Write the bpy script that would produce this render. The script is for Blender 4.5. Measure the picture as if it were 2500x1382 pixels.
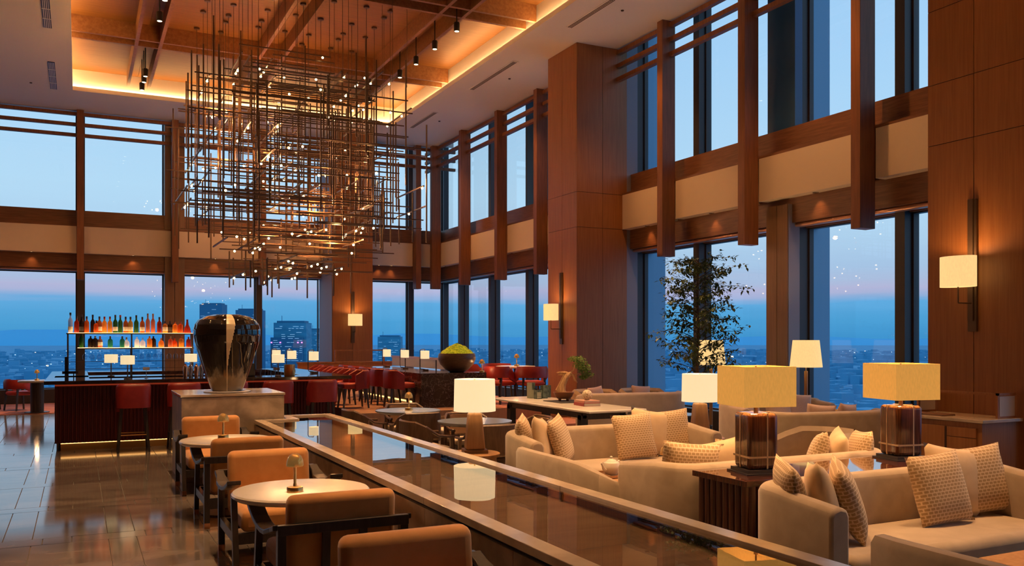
import bpy, bmesh, math, random
from mathutils import Vector, Matrix
R = math.radians
rnd = random.Random(7)
for o in list(bpy.data.objects): bpy.data.objects.remove(o)
sc = bpy.context.scene
col = sc.collection

# ------------------------------------------------------------------ camera
cam_d = bpy.data.cameras.new('camera'); cam = bpy.data.objects.new('camera', cam_d); col.objects.link(cam)
cam.location = (0, 0, 1.7); cam.rotation_euler = (R(90), 0, -0.4607975)
cam_d.sensor_width = 36; cam_d.lens = 2133.17 / 2500 * 36; cam_d.shift_y = (828.93 - 691) / 2500
cam_d.clip_end = 90000; cam_d.clip_start = 0.1
sc.camera = cam
vs = sc.view_settings
vs.view_transform = 'Standard'; vs.look = 'None'; vs.gamma = 1; vs.exposure = 0.0
try: vs.use_curve_mapping = False
except Exception: pass

# ------------------------------------------------------------------ dusk sky
w = bpy.data.worlds.new('dusk'); sc.world = w; w.use_nodes = True
nt = w.node_tree; N = nt.nodes; L = nt.links
for n in list(N): N.remove(n)
def nd(t, **k):
    n = N.new(t)
    for a, b in k.items(): setattr(n, a, b)
    return n
tc = nd('ShaderNodeTexCoord'); sx = nd('ShaderNodeSeparateXYZ'); L.new(tc.outputs['Generated'], sx.inputs[0])
mp = nd('ShaderNodeMapping'); mp.inputs['Scale'].default_value = (1.6, 1.6, 34); L.new(tc.outputs['Generated'], mp.inputs[0])
nz = nd('ShaderNodeTexNoise'); nz.inputs['Scale'].default_value = 2.2; nz.inputs['Detail'].default_value = 5; L.new(mp.outputs[0], nz.inputs['Vector'])
ma = nd('ShaderNodeMath', operation='MULTIPLY_ADD'); L.new(nz.outputs[0], ma.inputs[0]); ma.inputs[1].default_value = .022; ma.inputs[2].default_value = -.011
ad = nd('ShaderNodeMath', operation='ADD'); L.new(sx.outputs[2], ad.inputs[0]); L.new(ma.outputs[0], ad.inputs[1])
rp = nd('ShaderNodeValToRGB'); L.new(ad.outputs[0], rp.inputs[0])
e = rp.color_ramp.elements
stops = [(0.0, (.055, .31, .63)), (.02, (.08, .37, .69)), (.04, (.13, .43, .76)), (.046, (.34, .47, .73)), (.054, (.50, .50, .72)), (.062, (.45, .55, .76)), (.08, (.42, .60, .82)), (.11, (.47, .69, .89)), (.16, (.50, .76, .96)), (.3, (.42, .70, .98)), (1.0, (.14, .34, .68))]
e[0].position, e[0].color = stops[0][0], stops[0][1] + (1,)
e[1].position, e[1].color = stops[-1][0], stops[-1][1] + (1,)
for p, c in stops[1:-1]:
    x = e.new(p); x.color = c + (1,)
bgn = nd('ShaderNodeBackground'); bgn.inputs[1].default_value = 1.0; L.new(rp.outputs[0], bgn.inputs[0])
wo = nd('ShaderNodeOutputWorld'); L.new(bgn.outputs[0], wo.inputs[0])
WARM = (1.0, .43, .14); WARM2 = (1.0, .56, .25)

# ------------------------------------------------------------------ materials
M = {}
def mat(name, color, rough=.5, metal=0, col2=None, scale=5, stretch=(1, 1, 1), detail=4, contrast=(.35, .65), bump=0, bscale=None,
        emit=None, es=0, coat=0, spec=.5, trans=0, alpha=1, sheen=0, tex='noise', obj=False):
    m = bpy.data.materials.new(name); m.use_nodes = True; t = m.node_tree; b = t.nodes['Principled BSDF']
    b.inputs['Base Color'].default_value = tuple(color) + (1,); b.inputs['Roughness'].default_value = rough; b.inputs['Metallic'].default_value = metal
    b.inputs['Coat Weight'].default_value = coat; b.inputs['Specular IOR Level'].default_value = spec
    b.inputs['Transmission Weight'].default_value = trans; b.inputs['Alpha'].default_value = alpha; b.inputs['Sheen Weight'].default_value = sheen
    if emit: b.inputs['Emission Color'].default_value = tuple(emit) + (1,); b.inputs['Emission Strength'].default_value = es
    if col2 is not None or bump:
        if obj:
            g = t.nodes.new('ShaderNodeTexCoord'); src = g.outputs['Object']
        else:
            g = t.nodes.new('ShaderNodeNewGeometry'); src = g.outputs['Position']
        mpn = t.nodes.new('ShaderNodeMapping'); mpn.inputs['Scale'].default_value = stretch; t.links.new(src, mpn.inputs[0])
        if tex == 'noise':
            n = t.nodes.new('ShaderNodeTexNoise'); n.inputs['Scale'].default_value = scale; n.inputs['Detail'].default_value = detail; fac = n.outputs[0]
            n.inputs['Distortion'].default_value = .4
        elif tex == 'vein':
            n0 = t.nodes.new('ShaderNodeTexNoise'); n0.inputs['Scale'].default_value = scale * .6; n0.inputs['Detail'].default_value = 4
            mx = t.nodes.new('ShaderNodeMix'); mx.data_type = 'VECTOR'; mx.inputs[0].default_value = .35
            t.links.new(mpn.outputs[0], n0.inputs['Vector']); t.links.new(mpn.outputs[0], mx.inputs[4]); t.links.new(n0.outputs[1], mx.inputs[5])
            n = t.nodes.new('ShaderNodeTexVoronoi'); n.feature = 'DISTANCE_TO_EDGE'; n.inputs['Scale'].default_value = scale; fac = n.outputs[0]
            t.links.new(mx.outputs[1], n.inputs['Vector'])
        elif tex == 'brick':
            n = t.nodes.new('ShaderNodeTexBrick'); n.inputs['Scale'].default_value = scale; n.inputs['Mortar Size'].default_value = .085
            n.inputs['Brick Width'].default_value = .8; n.inputs['Row Height'].default_value = .55; n.offset = .5; fac = n.outputs['Fac']
        if tex != 'vein': t.links.new(mpn.outputs[0], n.inputs['Vector'])
        if col2 is not None:
            r = t.nodes.new('ShaderNodeValToRGB'); r.color_ramp.elements[0].position = contrast[0]; r.color_ramp.elements[1].position = contrast[1]
            r.color_ramp.elements[0].color = tuple(color) + (1,); r.color_ramp.elements[1].color = tuple(col2) + (1,)
            t.links.new(fac, r.inputs[0]); t.links.new(r.outputs[0], b.inputs['Base Color'])
        if bump:
            bn = t.nodes.new('ShaderNodeBump'); bn.inputs['Strength'].default_value = bump; bn.inputs['Distance'].default_value = .01
            if bscale:
                n2 = t.nodes.new('ShaderNodeTexNoise'); n2.inputs['Scale'].default_value = bscale; n2.inputs['Detail'].default_value = 3
                t.links.new(mpn.outputs[0], n2.inputs['Vector']); t.links.new(n2.outputs[0], bn.inputs['Height'])
            else: t.links.new(fac, bn.inputs['Height'])
            t.links.new(bn.outputs[0], b.inputs['Normal'])
    M[name] = m; return m
mat('floor_stone', (.085, .068, .058), .09, col2=(.24, .20, .172), scale=2.0, stretch=(.7, 1.7, 1), detail=12, contrast=(.3, .75), bump=.01)
mat('grout', (.17, .14, .115), .7)
mat('stone', (.25, .185, .12), .35, col2=(.52, .40, .28), scale=5, detail=8, contrast=(.32, .7), bump=.03)
mat('rim_stone', (.40, .31, .22), .16, col2=(.54, .43, .32), scale=4, detail=8, contrast=(.3, .7))
mat('pool_bed', (.10, .066, .038), .5, col2=(.22, .155, .095), scale=2.2, stretch=(.6, 3.5, 1), detail=9, contrast=(.33, .68))
mat('marble', (.80, .74, .66), .16, col2=(.62, .55, .47), scale=2.5, detail=8, contrast=(.5, .82))
mat('dark_marble', (.26, .20, .17), .12, col2=(.04, .024, .02), scale=9, contrast=(.0, .03), tex='vein')
mat('soffit', (.88, .82, .73), .8, bump=.02, bscale=60)
mat('cove', (.86, .82, .76), .8)
mat('ceiling_wood', (.25, .105, .024), .5, col2=(.33, .145, .036), scale=3, stretch=(.5, 14, 1), detail=6)
mat('beam_wood', (.24, .098, .032), .5, col2=(.32, .14, .05), scale=3, stretch=(6, 6, 6))
mat('post_wood', (.19, .072, .028), .5, col2=(.26, .10, .04), scale=4, stretch=(7, 7, .5), detail=6)
mat('beam_dark', (.17, .072, .034), .42, col2=(.25, .11, .052), scale=4, stretch=(.6, .6, 9), detail=6)
mat('panel_wood', (.28, .105, .027), .45, col2=(.34, .135, .038), scale=5, stretch=(9, 9, .35), detail=5, bump=.02)
mat('panel_gap', (.05, .02, .01), .8)
mat('fascia', (.78, .66, .52), .85, bump=.05, bscale=90)
mat('copper_trim', (.62, .34, .22), .35, .6)
mat('frame_dark', (.055, .05, .055), .45, .2)
mat('column_wood', (.22, .13, .075), .5, col2=(.27, .16, .09), scale=5, stretch=(9, 9, .4))
mat('column_grey', (.26, .25, .30), .6)
mat('column_navy', (.02, .09, .26), .35)
mat('outer_clad', (.20, .36, .52), .5, .3)
mat('wire_black', (.03, .026, .024), .4, .5)
mat('bronze', (.15, .092, .055), .38, .7)
mat('black_wood', (.028, .022, .019), .38, col2=(.045, .034, .028), scale=6, stretch=(6, 6, .6), coat=.15)
mat('orange_velvet', (.50, .205, .042), .75, col2=(.56, .245, .06), scale=9, sheen=.35, bump=.04, bscale=160)
mat('brass', (.80, .52, .20), .28, 1)
mat('smoked_dome', (.58, .30, .08), .24, .85, emit=(1, .5, .13), es=.12)
mat('sofa_fabric', (.40, .30, .20), .9, col2=(.46, .35, .24), scale=7, sheen=.3, bump=.06, bscale=220)
mat('sofa_pink', (.46, .35, .28), .9, col2=(.52, .40, .32), scale=7, sheen=.3, bump=.06, bscale=220)
mat('cushion_plain', (.66, .46, .25), .7, col2=(.74, .54, .32), scale=6, sheen=.3, bump=.15, bscale=14)
mat('cushion_pattern', (.44, .28, .13), .8, col2=(.74, .56, .35), scale=25, contrast=(.35, .6), tex='brick', obj=True, sheen=.2)
mat('cushion_pink', (.55, .38, .31), .9, col2=(.62, .44, .36), scale=80, sheen=.3)
mat('oak', (.40, .205, .085), .4, col2=(.50, .27, .12), scale=4, stretch=(8, 8, .7), detail=6, obj=True)
mat('oak_dark', (.16, .075, .035), .4)
mat('rosewood', (.045, .014, .009), .07, col2=(.16, .05, .028), scale=5, stretch=(.6, 14, .6), detail=6, coat=.6)
mat('rosewood_v', (.05, .016, .011), .22, col2=(.13, .042, .026), scale=5, stretch=(14, 14, .4), detail=6, coat=.4)
mat('lamp_wood', (.06, .022, .012), .14, col2=(.17, .07, .035), scale=6, stretch=(14, 14, .5), detail=5, coat=.5, obj=True)
mat('strap', (.62, .46, .28), .4, .5)
mat('red_leather', (.23, .014, .012), .42, col2=(.28, .022, .018), scale=8)
mat('red_leather_lit', (.36, .035, .022), .42)  # lit copy of the red leather, light put into its paler colour
mat('brown_leather', (.10, .055, .036), .38, col2=(.15, .085, .055), scale=10)
mat('tan_leather', (.26, .15, .075), .36)
mat('walnut', (.085, .045, .026), .35, col2=(.13, .07, .04), scale=8, stretch=(4, 4, .8))
mat('cream_leather', (.62, .48, .34), .5)
mat('grey_top', (.20, .20, .205), .22)
mat('bar_red', (.085, .010, .008), .4, col2=(.13, .018, .013), scale=6, stretch=(10, 10, .5))
mat('bar_glow', (.5, .08, .04), .5, emit=(1, .12, .04), es=.16)
mat('bar_top', (.055, .030, .025), .07, col2=(.02, .013, .012), scale=7)
mat('carpet', (.40, .16, .13), .95, col2=(.50, .24, .20), scale=3, detail=6)
mat('carpet_brown', (.30, .17, .10), .7, col2=(.38, .22, .14), scale=2, stretch=(6, .8, 1))
mat('steel', (.62, .60, .58), .2, 1)
mat('copper', (.75, .38, .22), .22, 1)
mat('glass_clear', (.92, .95, .98), .03, trans=1, alpha=1)
mat('mirror_black', (.03, .03, .032), .15)
mat('white_china', (.85, .76, .62), .25, coat=.4)
mat('paper', (.82, .74, .62), .8)
mat('book_red', (.42, .05, .03), .5)
mat('book_peach', (.74, .44, .32), .5)
mat('moss', (.13, .28, .012), .95, col2=(.40, .62, .03), scale=26, detail=5, bump=1.0)
mat('bowl_clay', (.075, .05, .033), .35, col2=(.12, .08, .05), scale=14, stretch=(1, 1, 5))
mat('bark', (.40, .23, .105), .8, col2=(.64, .42, .21), scale=14, stretch=(4, 4, .7), bump=.5)
mat('pine', (.06, .13, .018), .8, col2=(.20, .30, .05), scale=20)
mat('leaf', (.04, .08, .016), .5, col2=(.12, .16, .035), scale=6)
mat('twig', (.13, .085, .05), .8)
mat('pot_brown', (.18, .07, .03), .35)
mat('slate', (.05, .045, .042), .6)
mat('vase_green', (.03, .055, .045), .35, col2=(.14, .19, .15), scale=16)
mat('vase_pale', (.30, .33, .24), .35, col2=(.40, .43, .33), scale=3)
mat('stripe', (.58, .56, .42), .4)
mat('sphere_bone', (.86, .76, .56), .5, col2=(.40, .26, .12), scale=55, contrast=(.5, .62))
mat('vase_black', (.012, .010, .009), .06, coat=.8)
mat('vase_cream', (.86, .70, .42), .25, coat=.5)
mat('vase_haze', (.05, .04, .03), .12, col2=(.52, .38, .20), scale=5, stretch=(14, 14, .45), contrast=(.40, .78), coat=.6)
mat('linen_screen', (.55, .50, .48), .5)
mat('far_city', (.05, .30, .50), .9, col2=(.11, .40, .62), scale=.004, detail=8)  # bluish haze of the distance is put into this base colour
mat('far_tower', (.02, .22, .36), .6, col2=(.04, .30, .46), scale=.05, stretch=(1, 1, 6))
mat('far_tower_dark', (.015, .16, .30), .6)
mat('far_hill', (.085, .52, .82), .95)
def emis(name, c, s, base=None):
    mat(name, base or c, .8, emit=c, es=s, spec=.1)
emis('shade_white', (1.0, .78, .44), .88, (.45, .38, .28))
emis('shade_gold', (1.0, .46, .09), .55, (.40, .22, .06))
emis('shade_cream', (1.0, .66, .26), .95, (.42, .32, .18))
emis('bulb', (1.0, .66, .28), 18)
emis('cove_led', (1.0, .60, .25), 27)
emis('spot_led', (1.0, .80, .50), 6)
emis('shelf_led', (1.0, .60, .24), 6)
emis('kick_led', (1.0, .55, .18), 2.6)
emis('city_light', (.75, .88, 1.0), 2.2)
emis('city_light_warm', (1.0, .78, .62), 1.8)
emis('city_window', (.50, .78, .95), .45)
emis('beacon', (1.0, .25, .75), 2.0)
# linen weave on the gold shades
def weave(nm, amt):
    t = M[nm].node_tree; b = t.nodes['Principled BSDF']; g = t.nodes.new('ShaderNodeTexCoord')
    m1 = t.nodes.new('ShaderNodeMapping'); m1.inputs['Scale'].default_value = (70, 70, 25); t.links.new(g.outputs['Object'], m1.inputs[0])
    n = t.nodes.new('ShaderNodeTexNoise'); n.inputs['Scale'].default_value = 1; t.links.new(m1.outputs[0], n.inputs['Vector'])
    r = t.nodes.new('ShaderNodeMapRange'); r.inputs[3].default_value = 1 - amt; r.inputs[4].default_value = 1 + amt
    mu = t.nodes.new('ShaderNodeMath'); mu.operation = 'MULTIPLY'; mu.inputs[1].default_value = b.inputs['Emission Strength'].default_value
    t.links.new(n.outputs[0], r.inputs[0]); t.links.new(r.outputs[0], mu.inputs[0]); t.links.new(mu.outputs[0], b.inputs['Emission Strength'])
weave('shade_gold', .22); weave('shade_white', .08); weave('shade_cream', .15)
def clear(name, ior, tint=(1, 1, 1), bump=0, rough=0.0, ex=5):
    m = bpy.data.materials.new(name); m.use_nodes = True; t = m.node_tree
    for n in list(t.nodes): t.nodes.remove(n)
    tr = t.nodes.new('ShaderNodeBsdfTransparent'); tr.inputs[0].default_value = tint + (1,)
    gl = t.nodes.new('ShaderNodeBsdfGlossy'); gl.inputs['Roughness'].default_value = rough
    fr = t.nodes.new('ShaderNodeMath'); fr.operation = 'MULTIPLY_ADD'; f0 = ((ior - 1) / (ior + 1)) ** 2; fr.inputs[1].default_value = 1 - f0; fr.inputs[2].default_value = f0
    lw = t.nodes.new('ShaderNodeLayerWeight'); lw.inputs[0].default_value = .5; pw = t.nodes.new('ShaderNodeMath'); pw.operation = 'POWER'; pw.inputs[1].default_value = ex
    t.links.new(lw.outputs['Facing'], pw.inputs[0]); t.links.new(pw.outputs[0], fr.inputs[0])
    mx = t.nodes.new('ShaderNodeMixShader'); o = t.nodes.new('ShaderNodeOutputMaterial')
    t.links.new(fr.outputs[0], mx.inputs[0]); t.links.new(tr.outputs[0], mx.inputs[1]); t.links.new(gl.outputs[0], mx.inputs[2]); t.links.new(mx.outputs[0], o.inputs[0])
    if bump:
        g = t.nodes.new('ShaderNodeNewGeometry'); n = t.nodes.new('ShaderNodeTexNoise'); n.inputs['Scale'].default_value = 5
        b = t.nodes.new('ShaderNodeBump'); b.inputs['Strength'].default_value = bump; b.inputs['Distance'].default_value = .01
        t.links.new(g.outputs['Position'], n.inputs['Vector']); t.links.new(n.outputs[0], b.inputs['Height'])
        t.links.new(b.outputs[0], gl.inputs['Normal'])
    M[name] = m
clear('pane', 1.35, (.97, .985, 1.0)); clear('water', 1.6, (.93, .90, .85), .012, 0, 2.7); clear('glassware', 1.4, (.93, .95, .97))
def bottleglass(nm, c, a=.55):
    mat(nm, c, .08, alpha=1); t = M[nm].node_tree; b = t.nodes['Principled BSDF']; o = t.nodes['Material Output']
    tl = t.nodes.new('ShaderNodeBsdfTransparent'); tl.inputs[0].default_value = tuple(min(1, x * 1.5 + .04) for x in c) + (1,)
    mx = t.nodes.new('ShaderNodeMixShader'); mx.inputs[0].default_value = a
    t.links.new(b.outputs[0], mx.inputs[1]); t.links.new(tl.outputs[0], mx.inputs[2]); t.links.new(mx.outputs[0], o.inputs[0])
for nm, c in dict(amber=(.62, .17, .03), honey=(.80, .36, .07), green=(.05, .17, .04), teal=(.03, .26, .17), dark=(.05, .028, .02), red=(.42, .05, .02), clearb=(.75, .75, .70), rose=(.62, .24, .12), greyb=(.5, .5, .52)).items():
    bottleglass('bottle_' + nm, c)

# ------------------------------------------------------------------ geometry helpers
class MB:
    def __init__(s): s.v = []; s.f = []
    def add(s, vs, fs):
        b = len(s.v); s.v += [tuple(p) for p in vs]; s.f += [tuple(i + b for i in f) for f in fs]; return s
    def box(s, x0, x1, y0, y1, z0, z1):
        return s.add([(x0, y0, z0), (x1, y0, z0), (x1, y1, z0), (x0, y1, z0), (x0, y0, z1), (x1, y0, z1), (x1, y1, z1), (x0, y1, z1)],
                     [(0, 3, 2, 1), (4, 5, 6, 7), (0, 1, 5, 4), (1, 2, 6, 5), (2, 3, 7, 6), (3, 0, 4, 7)])
    def bar(s, a, b, w, h=None, w2=None):          # rectangular bar between two points
        a = Vector(a); b = Vector(b); d = (b - a).normalized(); h = h or w; k = (w2 or w) / w
        up = Vector((0, 0, 1)) if abs(d.z) < .9 else Vector((0, 1, 0))
        x = d.cross(up).normalized(); y = x.cross(d).normalized(); vs_ = []
        for p, q in ((a, 1), (b, k)):
            for i, j in ((-1, -1), (1, -1), (1, 1), (-1, 1)): vs_.append(p + x * i * w / 2 * q + y * j * h / 2 * q)
        return s.add(vs_, [(0, 1, 2, 3), (7, 6, 5, 4), (0, 4, 5, 1), (1, 5, 6, 2), (2, 6, 7, 3), (3, 7, 4, 0)])
    def lathe(s, prof, n=24, cx=0, cy=0, cz=0, sx=1, sy=1):
        vs_ = []; fs = []; m = len(prof)
        for i in range(n):
            a = 2 * math.pi * i / n
            for r, z in prof: vs_.append((cx + r * sx * math.cos(a), cy + r * sy * math.sin(a), cz + z))
        for i in range(n):
            j = (i + 1) % n
            for k in range(m - 1): fs.append((i * m + k, j * m + k, j * m + k + 1, i * m + k + 1))
        if prof[0][0] > 1e-5: fs.append(tuple(i * m for i in reversed(range(n))))
        if prof[-1][0] > 1e-5: fs.append(tuple(i * m + m - 1 for i in range(n)))
        return s.add(vs_, fs)
    def cyl(s, cx, cy, z0, z1, r, r2=None, n=20): return s.lathe([(r, z0), (r2 if r2 is not None else r, z1)], n, cx, cy)
    def tube(s, pts, r, n=8, r2=None):
        pts = [Vector(p) for p in pts]; m = len(pts); vs_ = []; fs = []; px = None
        for i, p in enumerate(pts):
            d = (pts[min(i + 1, m - 1)] - pts[max(i - 1, 0)]).normalized()
            if px is None: px = d.cross(Vector((0, 0, 1)) if abs(d.z) < .9 else Vector((1, 0, 0))).normalized()
            px = (px - d * px.dot(d)).normalized(); y = d.cross(px)
            rr = r if r2 is None else r + (r2 - r) * i / (m - 1)
            if isinstance(r, (list, tuple)): rr = r[i]
            for k in range(n):
                a = 2 * math.pi * k / n; vs_.append(p + px * math.cos(a) * rr + y * math.sin(a) * rr)
        for i in range(m - 1):
            for k in range(n):
                q = (k + 1) % n; fs.append((i * n + k, i * n + q, (i + 1) * n + q, (i + 1) * n + k))
        fs.append(tuple(reversed(range(n)))); fs.append(tuple((m - 1) * n + k for k in range(n)))
        return s.add(vs_, fs)
    def sweep(s, path, prof, closed_prof=True):     # path of (x,y[,dz]) swept by profile (offset,z)
        m = len(prof); vs_ = []; fs = []; n = len(path)
        for i, p in enumerate(path):
            a = path[max(i - 1, 0)]; b = path[min(i + 1, n - 1)]
            d = Vector((b[0] - a[0], b[1] - a[1])).normalized(); nx, ny = d.y, -d.x
            zs = p[2] if len(p) > 2 else 1
            for o, z in prof: vs_.append((p[0] + nx * o, p[1] + ny * o, z * zs if z > .2 else z))
        for i in range(n - 1):
            for k in range(m):
                q = (k + 1) % m; fs.append((i * m + k, i * m + q, (i + 1) * m + q, (i + 1) * m + k))
        fs.append(tuple(reversed(range(m)))); fs.append(tuple((n - 1) * m + k for k in range(m)))
        return s.add(vs_, fs)
    def mesh(s, name, smooth=False):
        me = bpy.data.meshes.new(name); me.from_pydata(s.v, [], s.f)
        bm = bmesh.new(); bm.from_mesh(me); bmesh.ops.recalc_face_normals(bm, faces=bm.faces); bm.to_mesh(me); bm.free()
        if smooth:
            for p in me.polygons: p.use_smooth = True
            try: me.set_sharp_from_angle(angle=R(40))
            except Exception: pass
        return me
def link(name, me, m, parent=None, loc=None, rot=None):
    o = bpy.data.objects.new(name, me); col.objects.link(o)
    if m and not me.materials: me.materials.append(M[m])
    if parent: o.parent = parent
    if loc: o.location = loc
    if rot: o.rotation_euler = rot
    return o
def build(mb, name, m, parent=None, smooth=False, bevel=0, seg=2, loc=None):
    o = link(name, mb.mesh(name, smooth or bevel > .012), m, parent, loc)
    if bevel:
        b = o.modifiers.new('bevel', 'BEVEL'); b.width = bevel; b.segments = seg; b.limit_method = 'ANGLE'; b.angle_limit = R(40)
    return o
def bx(name, m, parent, x0, x1, y0, y1, z0, z1, bevel=0, seg=2): return build(MB().box(x0, x1, y0, y1, z0, z1), name, m, parent, bevel=bevel, seg=seg)
def tag(o, label, cat, group=None, kind=None):
    o['label'] = label; o['category'] = cat
    if group: o['group'] = group
    if kind: o['kind'] = kind
    return o
def thing(name, label, cat, loc=(0, 0, 0), rz=0, group=None, kind=None):
    o = bpy.data.objects.new(name, None); col.objects.link(o); o.empty_display_size = .1
    o.location = loc; o.rotation_euler = (0, 0, rz); return tag(o, label, cat, group, kind)
def copy_tree(o, parent=None, loc=None, rz=None, label=None, group=None):
    c = o.copy(); col.objects.link(c); c.parent = parent
    if loc is not None: c.location = loc
    if rz is not None: c.rotation_euler = (0, 0, rz)
    if label: c['label'] = label
    if group: c['group'] = group
    for ch in o.children: copy_tree(ch, c)
    return c
def repeat(maker, spots, group=None):
    """spots: list of (loc, rz, label); the maker builds the first one"""
    first = None; out = []
    for loc, rz, label in spots:
        if first is None:
            first = maker(label); first.location = loc; first.rotation_euler = (0, 0, rz); o = first
            if group: o['group'] = group
        else: o = copy_tree(first, None, loc, rz, label, group)
        out.append(o)
    return out
def plight(name, parent, loc, power, color=WARM2, radius=.04):
    l = bpy.data.lights.new(name, 'POINT'); l.energy = power; l.color = color; l.shadow_soft_size = radius
    o = bpy.data.objects.new(name, l); col.objects.link(o); o.parent = parent; o.location = loc; return o
def slight(name, parent, loc, power, ang=60, blend=.6, color=WARM2, radius=.04, rot=(0, 0, 0)):
    l = bpy.data.lights.new(name, 'SPOT'); l.energy = power; l.color = color; l.shadow_soft_size = radius; l.spot_size = R(ang); l.spot_blend = blend
    o = bpy.data.objects.new(name, l); col.objects.link(o); o.parent = parent; o.location = loc; o.rotation_euler = rot; return o
def arc(cx, cy, r, a0, a1, n): return [(cx + r * math.cos(R(a0 + (a1 - a0) * i / n)), cy + r * math.sin(R(a0 + (a1 - a0) * i / n))) for i in range(n + 1)]
def struct(o, label, cat): return tag(o, label, cat, kind='structure')

# ================================================================== THE ROOM
ZC = 7.76
# ---- floor
fl = bx('floor', 'grout', None, -11, 11.2, -7, 27.2, -.12, -.010); struct(fl, 'grey brown stone tile floor of the double height bar lounge', 'floor')
for i, (x0, x1, y0, y1) in enumerate([(-11, -2.96, -7, 27.2), (2.0, 11.2, -7, 27.2), (-2.96, 2.0, -7, 3.36), (-2.96, 2.0, 22.75, 27.2)]):
    bx('stone_field', 'floor_stone', fl, x0, x1, y0, y1, -.010, 0.0)
xs = []; k = -3
while True:
    a = -.57 + .8 * k; b = -.35 + .8 * k; k += 1
    if a > 1.9: break
    xs += [a, b]
xs = [x for x in xs if -2.97 < x < 1.99] + [2.0]
ys = []
for k in range(-3, 10): ys += [8.2 + 1.615 * k, 8.45 + 1.615 * k]
ys = [y for y in ys if 3.3 < y < 22.8]
tile_cache = {}
for j in range(len(ys) - 1):
    off = .3 if (ys[j + 1] - ys[j]) < .5 else 0
    for i in range(len(xs) - 1):
        x0, x1 = xs[i], xs[i + 1]
        if off: x0 = min(x0 + off, 2.0) if i else x0; x1 = min(x1 + off, 2.0)
        if x1 - x0 < .05: continue
        key = (round(x1 - x0, 3), round(ys[j + 1] - ys[j], 3))
        if key not in tile_cache: tile_cache[key] = MB().box(0, key[0] - .008, 0, key[1] - .008, -.010, 0).mesh('floor_tile')
        link('floor_tile', tile_cache[key], 'floor_stone', fl, (x0 + .004, ys[j] + .004, rnd.uniform(-.0006, .0006)))
pf = bx('floor_platform', 'carpet_brown', None, 4.3, 8.35, 14.45, 26.2, 0, .44); struct(pf, 'raised brown carpeted platform beside the dark bar', 'floor')
st = bx('floor_step', 'carpet', None, 6.98, 8.35, 13.3, 14.45, 0, .22); struct(st, 'pinkish carpeted step in front of the raised platform', 'step')
bx('carpet_runner', 'carpet', pf, 7.0, 8.35, 14.45, 24, .44, .446)
cp = bx('floor_carpet', 'carpet', None, -6, -.5, 22.7, 26.25, 0, .012); struct(cp, 'pink patterned carpet at the far left window', 'carpet')

# ---- ceiling
OX0, OX1, OY0, OY1 = -.12, 7.97, 4.0, 23.76
c = MB()
for b in [(-11, OX0, -7, 26.05), (OX1, 10.25, -7, 26.05), (OX0, OX1, -7, OY0), (OX0, OX1, OY1, 26.05)]: c.box(*b, ZC, ZC + .10)
ce = build(c, 'ceiling', 'soffit'); struct(ce, 'cream plaster ceiling with a recessed timber coffer', 'ceiling')
WX0, WX1, WY0, WY1, WZ = OX0 - .22, OX1 + .17, OY0 - .2, OY1 + .16, 8.32
cw = MB()
cw.box(WX0 - .1, WX0, WY0 - .1, WY1 + .1, ZC + .1, WZ + .1).box(WX1, WX1 + .1, WY0 - .1, WY1 + .1, ZC + .1, WZ + .1)
cw.box(WX0, WX1, WY0 - .1, WY0, ZC + .1, WZ + .1).box(WX0, WX1, WY1, WY1 + .1, ZC + .1, WZ + .1)
build(cw, 'cove_wall', 'cove', ce)
for a in [(WX0 + .02, WX0 + .06, WY0, WY1), (WX1 - .06, WX1 - .02, WY0, WY1), (WX0, WX1, WY1 - .06, WY1 - .02), (WX0, WX1, WY0 + .02, WY0 + .06)]:
    bx('cove_light_strip', 'cove_led', ce, *a, ZC + .105, ZC + .125)
bys = [1.11, 1.58, 3.63, 4.11, 6.25, 6.73]
bxs = [6.1, 6.55, 10.7, 11.15, 15.3, 15.75, 19.9, 20.33]
px_edges = [WX0, 1.35, 3.87, 6.49, WX1]; py_edges = [WY0, 6.3, 10.9, 15.5, 20.1, WY1]
for i in range(4):
    for j in range(5): bx('ceiling_panel', 'ceiling_wood', ce, px_edges[i] + .003, px_edges[i + 1] - .003, py_edges[j] + .003, py_edges[j + 1] - .003, WZ, WZ + .06)
bx('roof_slab', 'cove', ce, WX0 - .1, WX1 + .1, WY0 - .1, WY1 + .1, WZ + .1, WZ + .2)
for x in bys: bx('beam', 'beam_wood', ce, x - .035, x + .035, WY0 + .1, WY1 - .28, 7.98, WZ)
for y in bxs: bx('beam', 'beam_wood', ce, WX0 + .02, WX1 - .02, y - .034, y + .034, 7.985, WZ)
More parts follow.
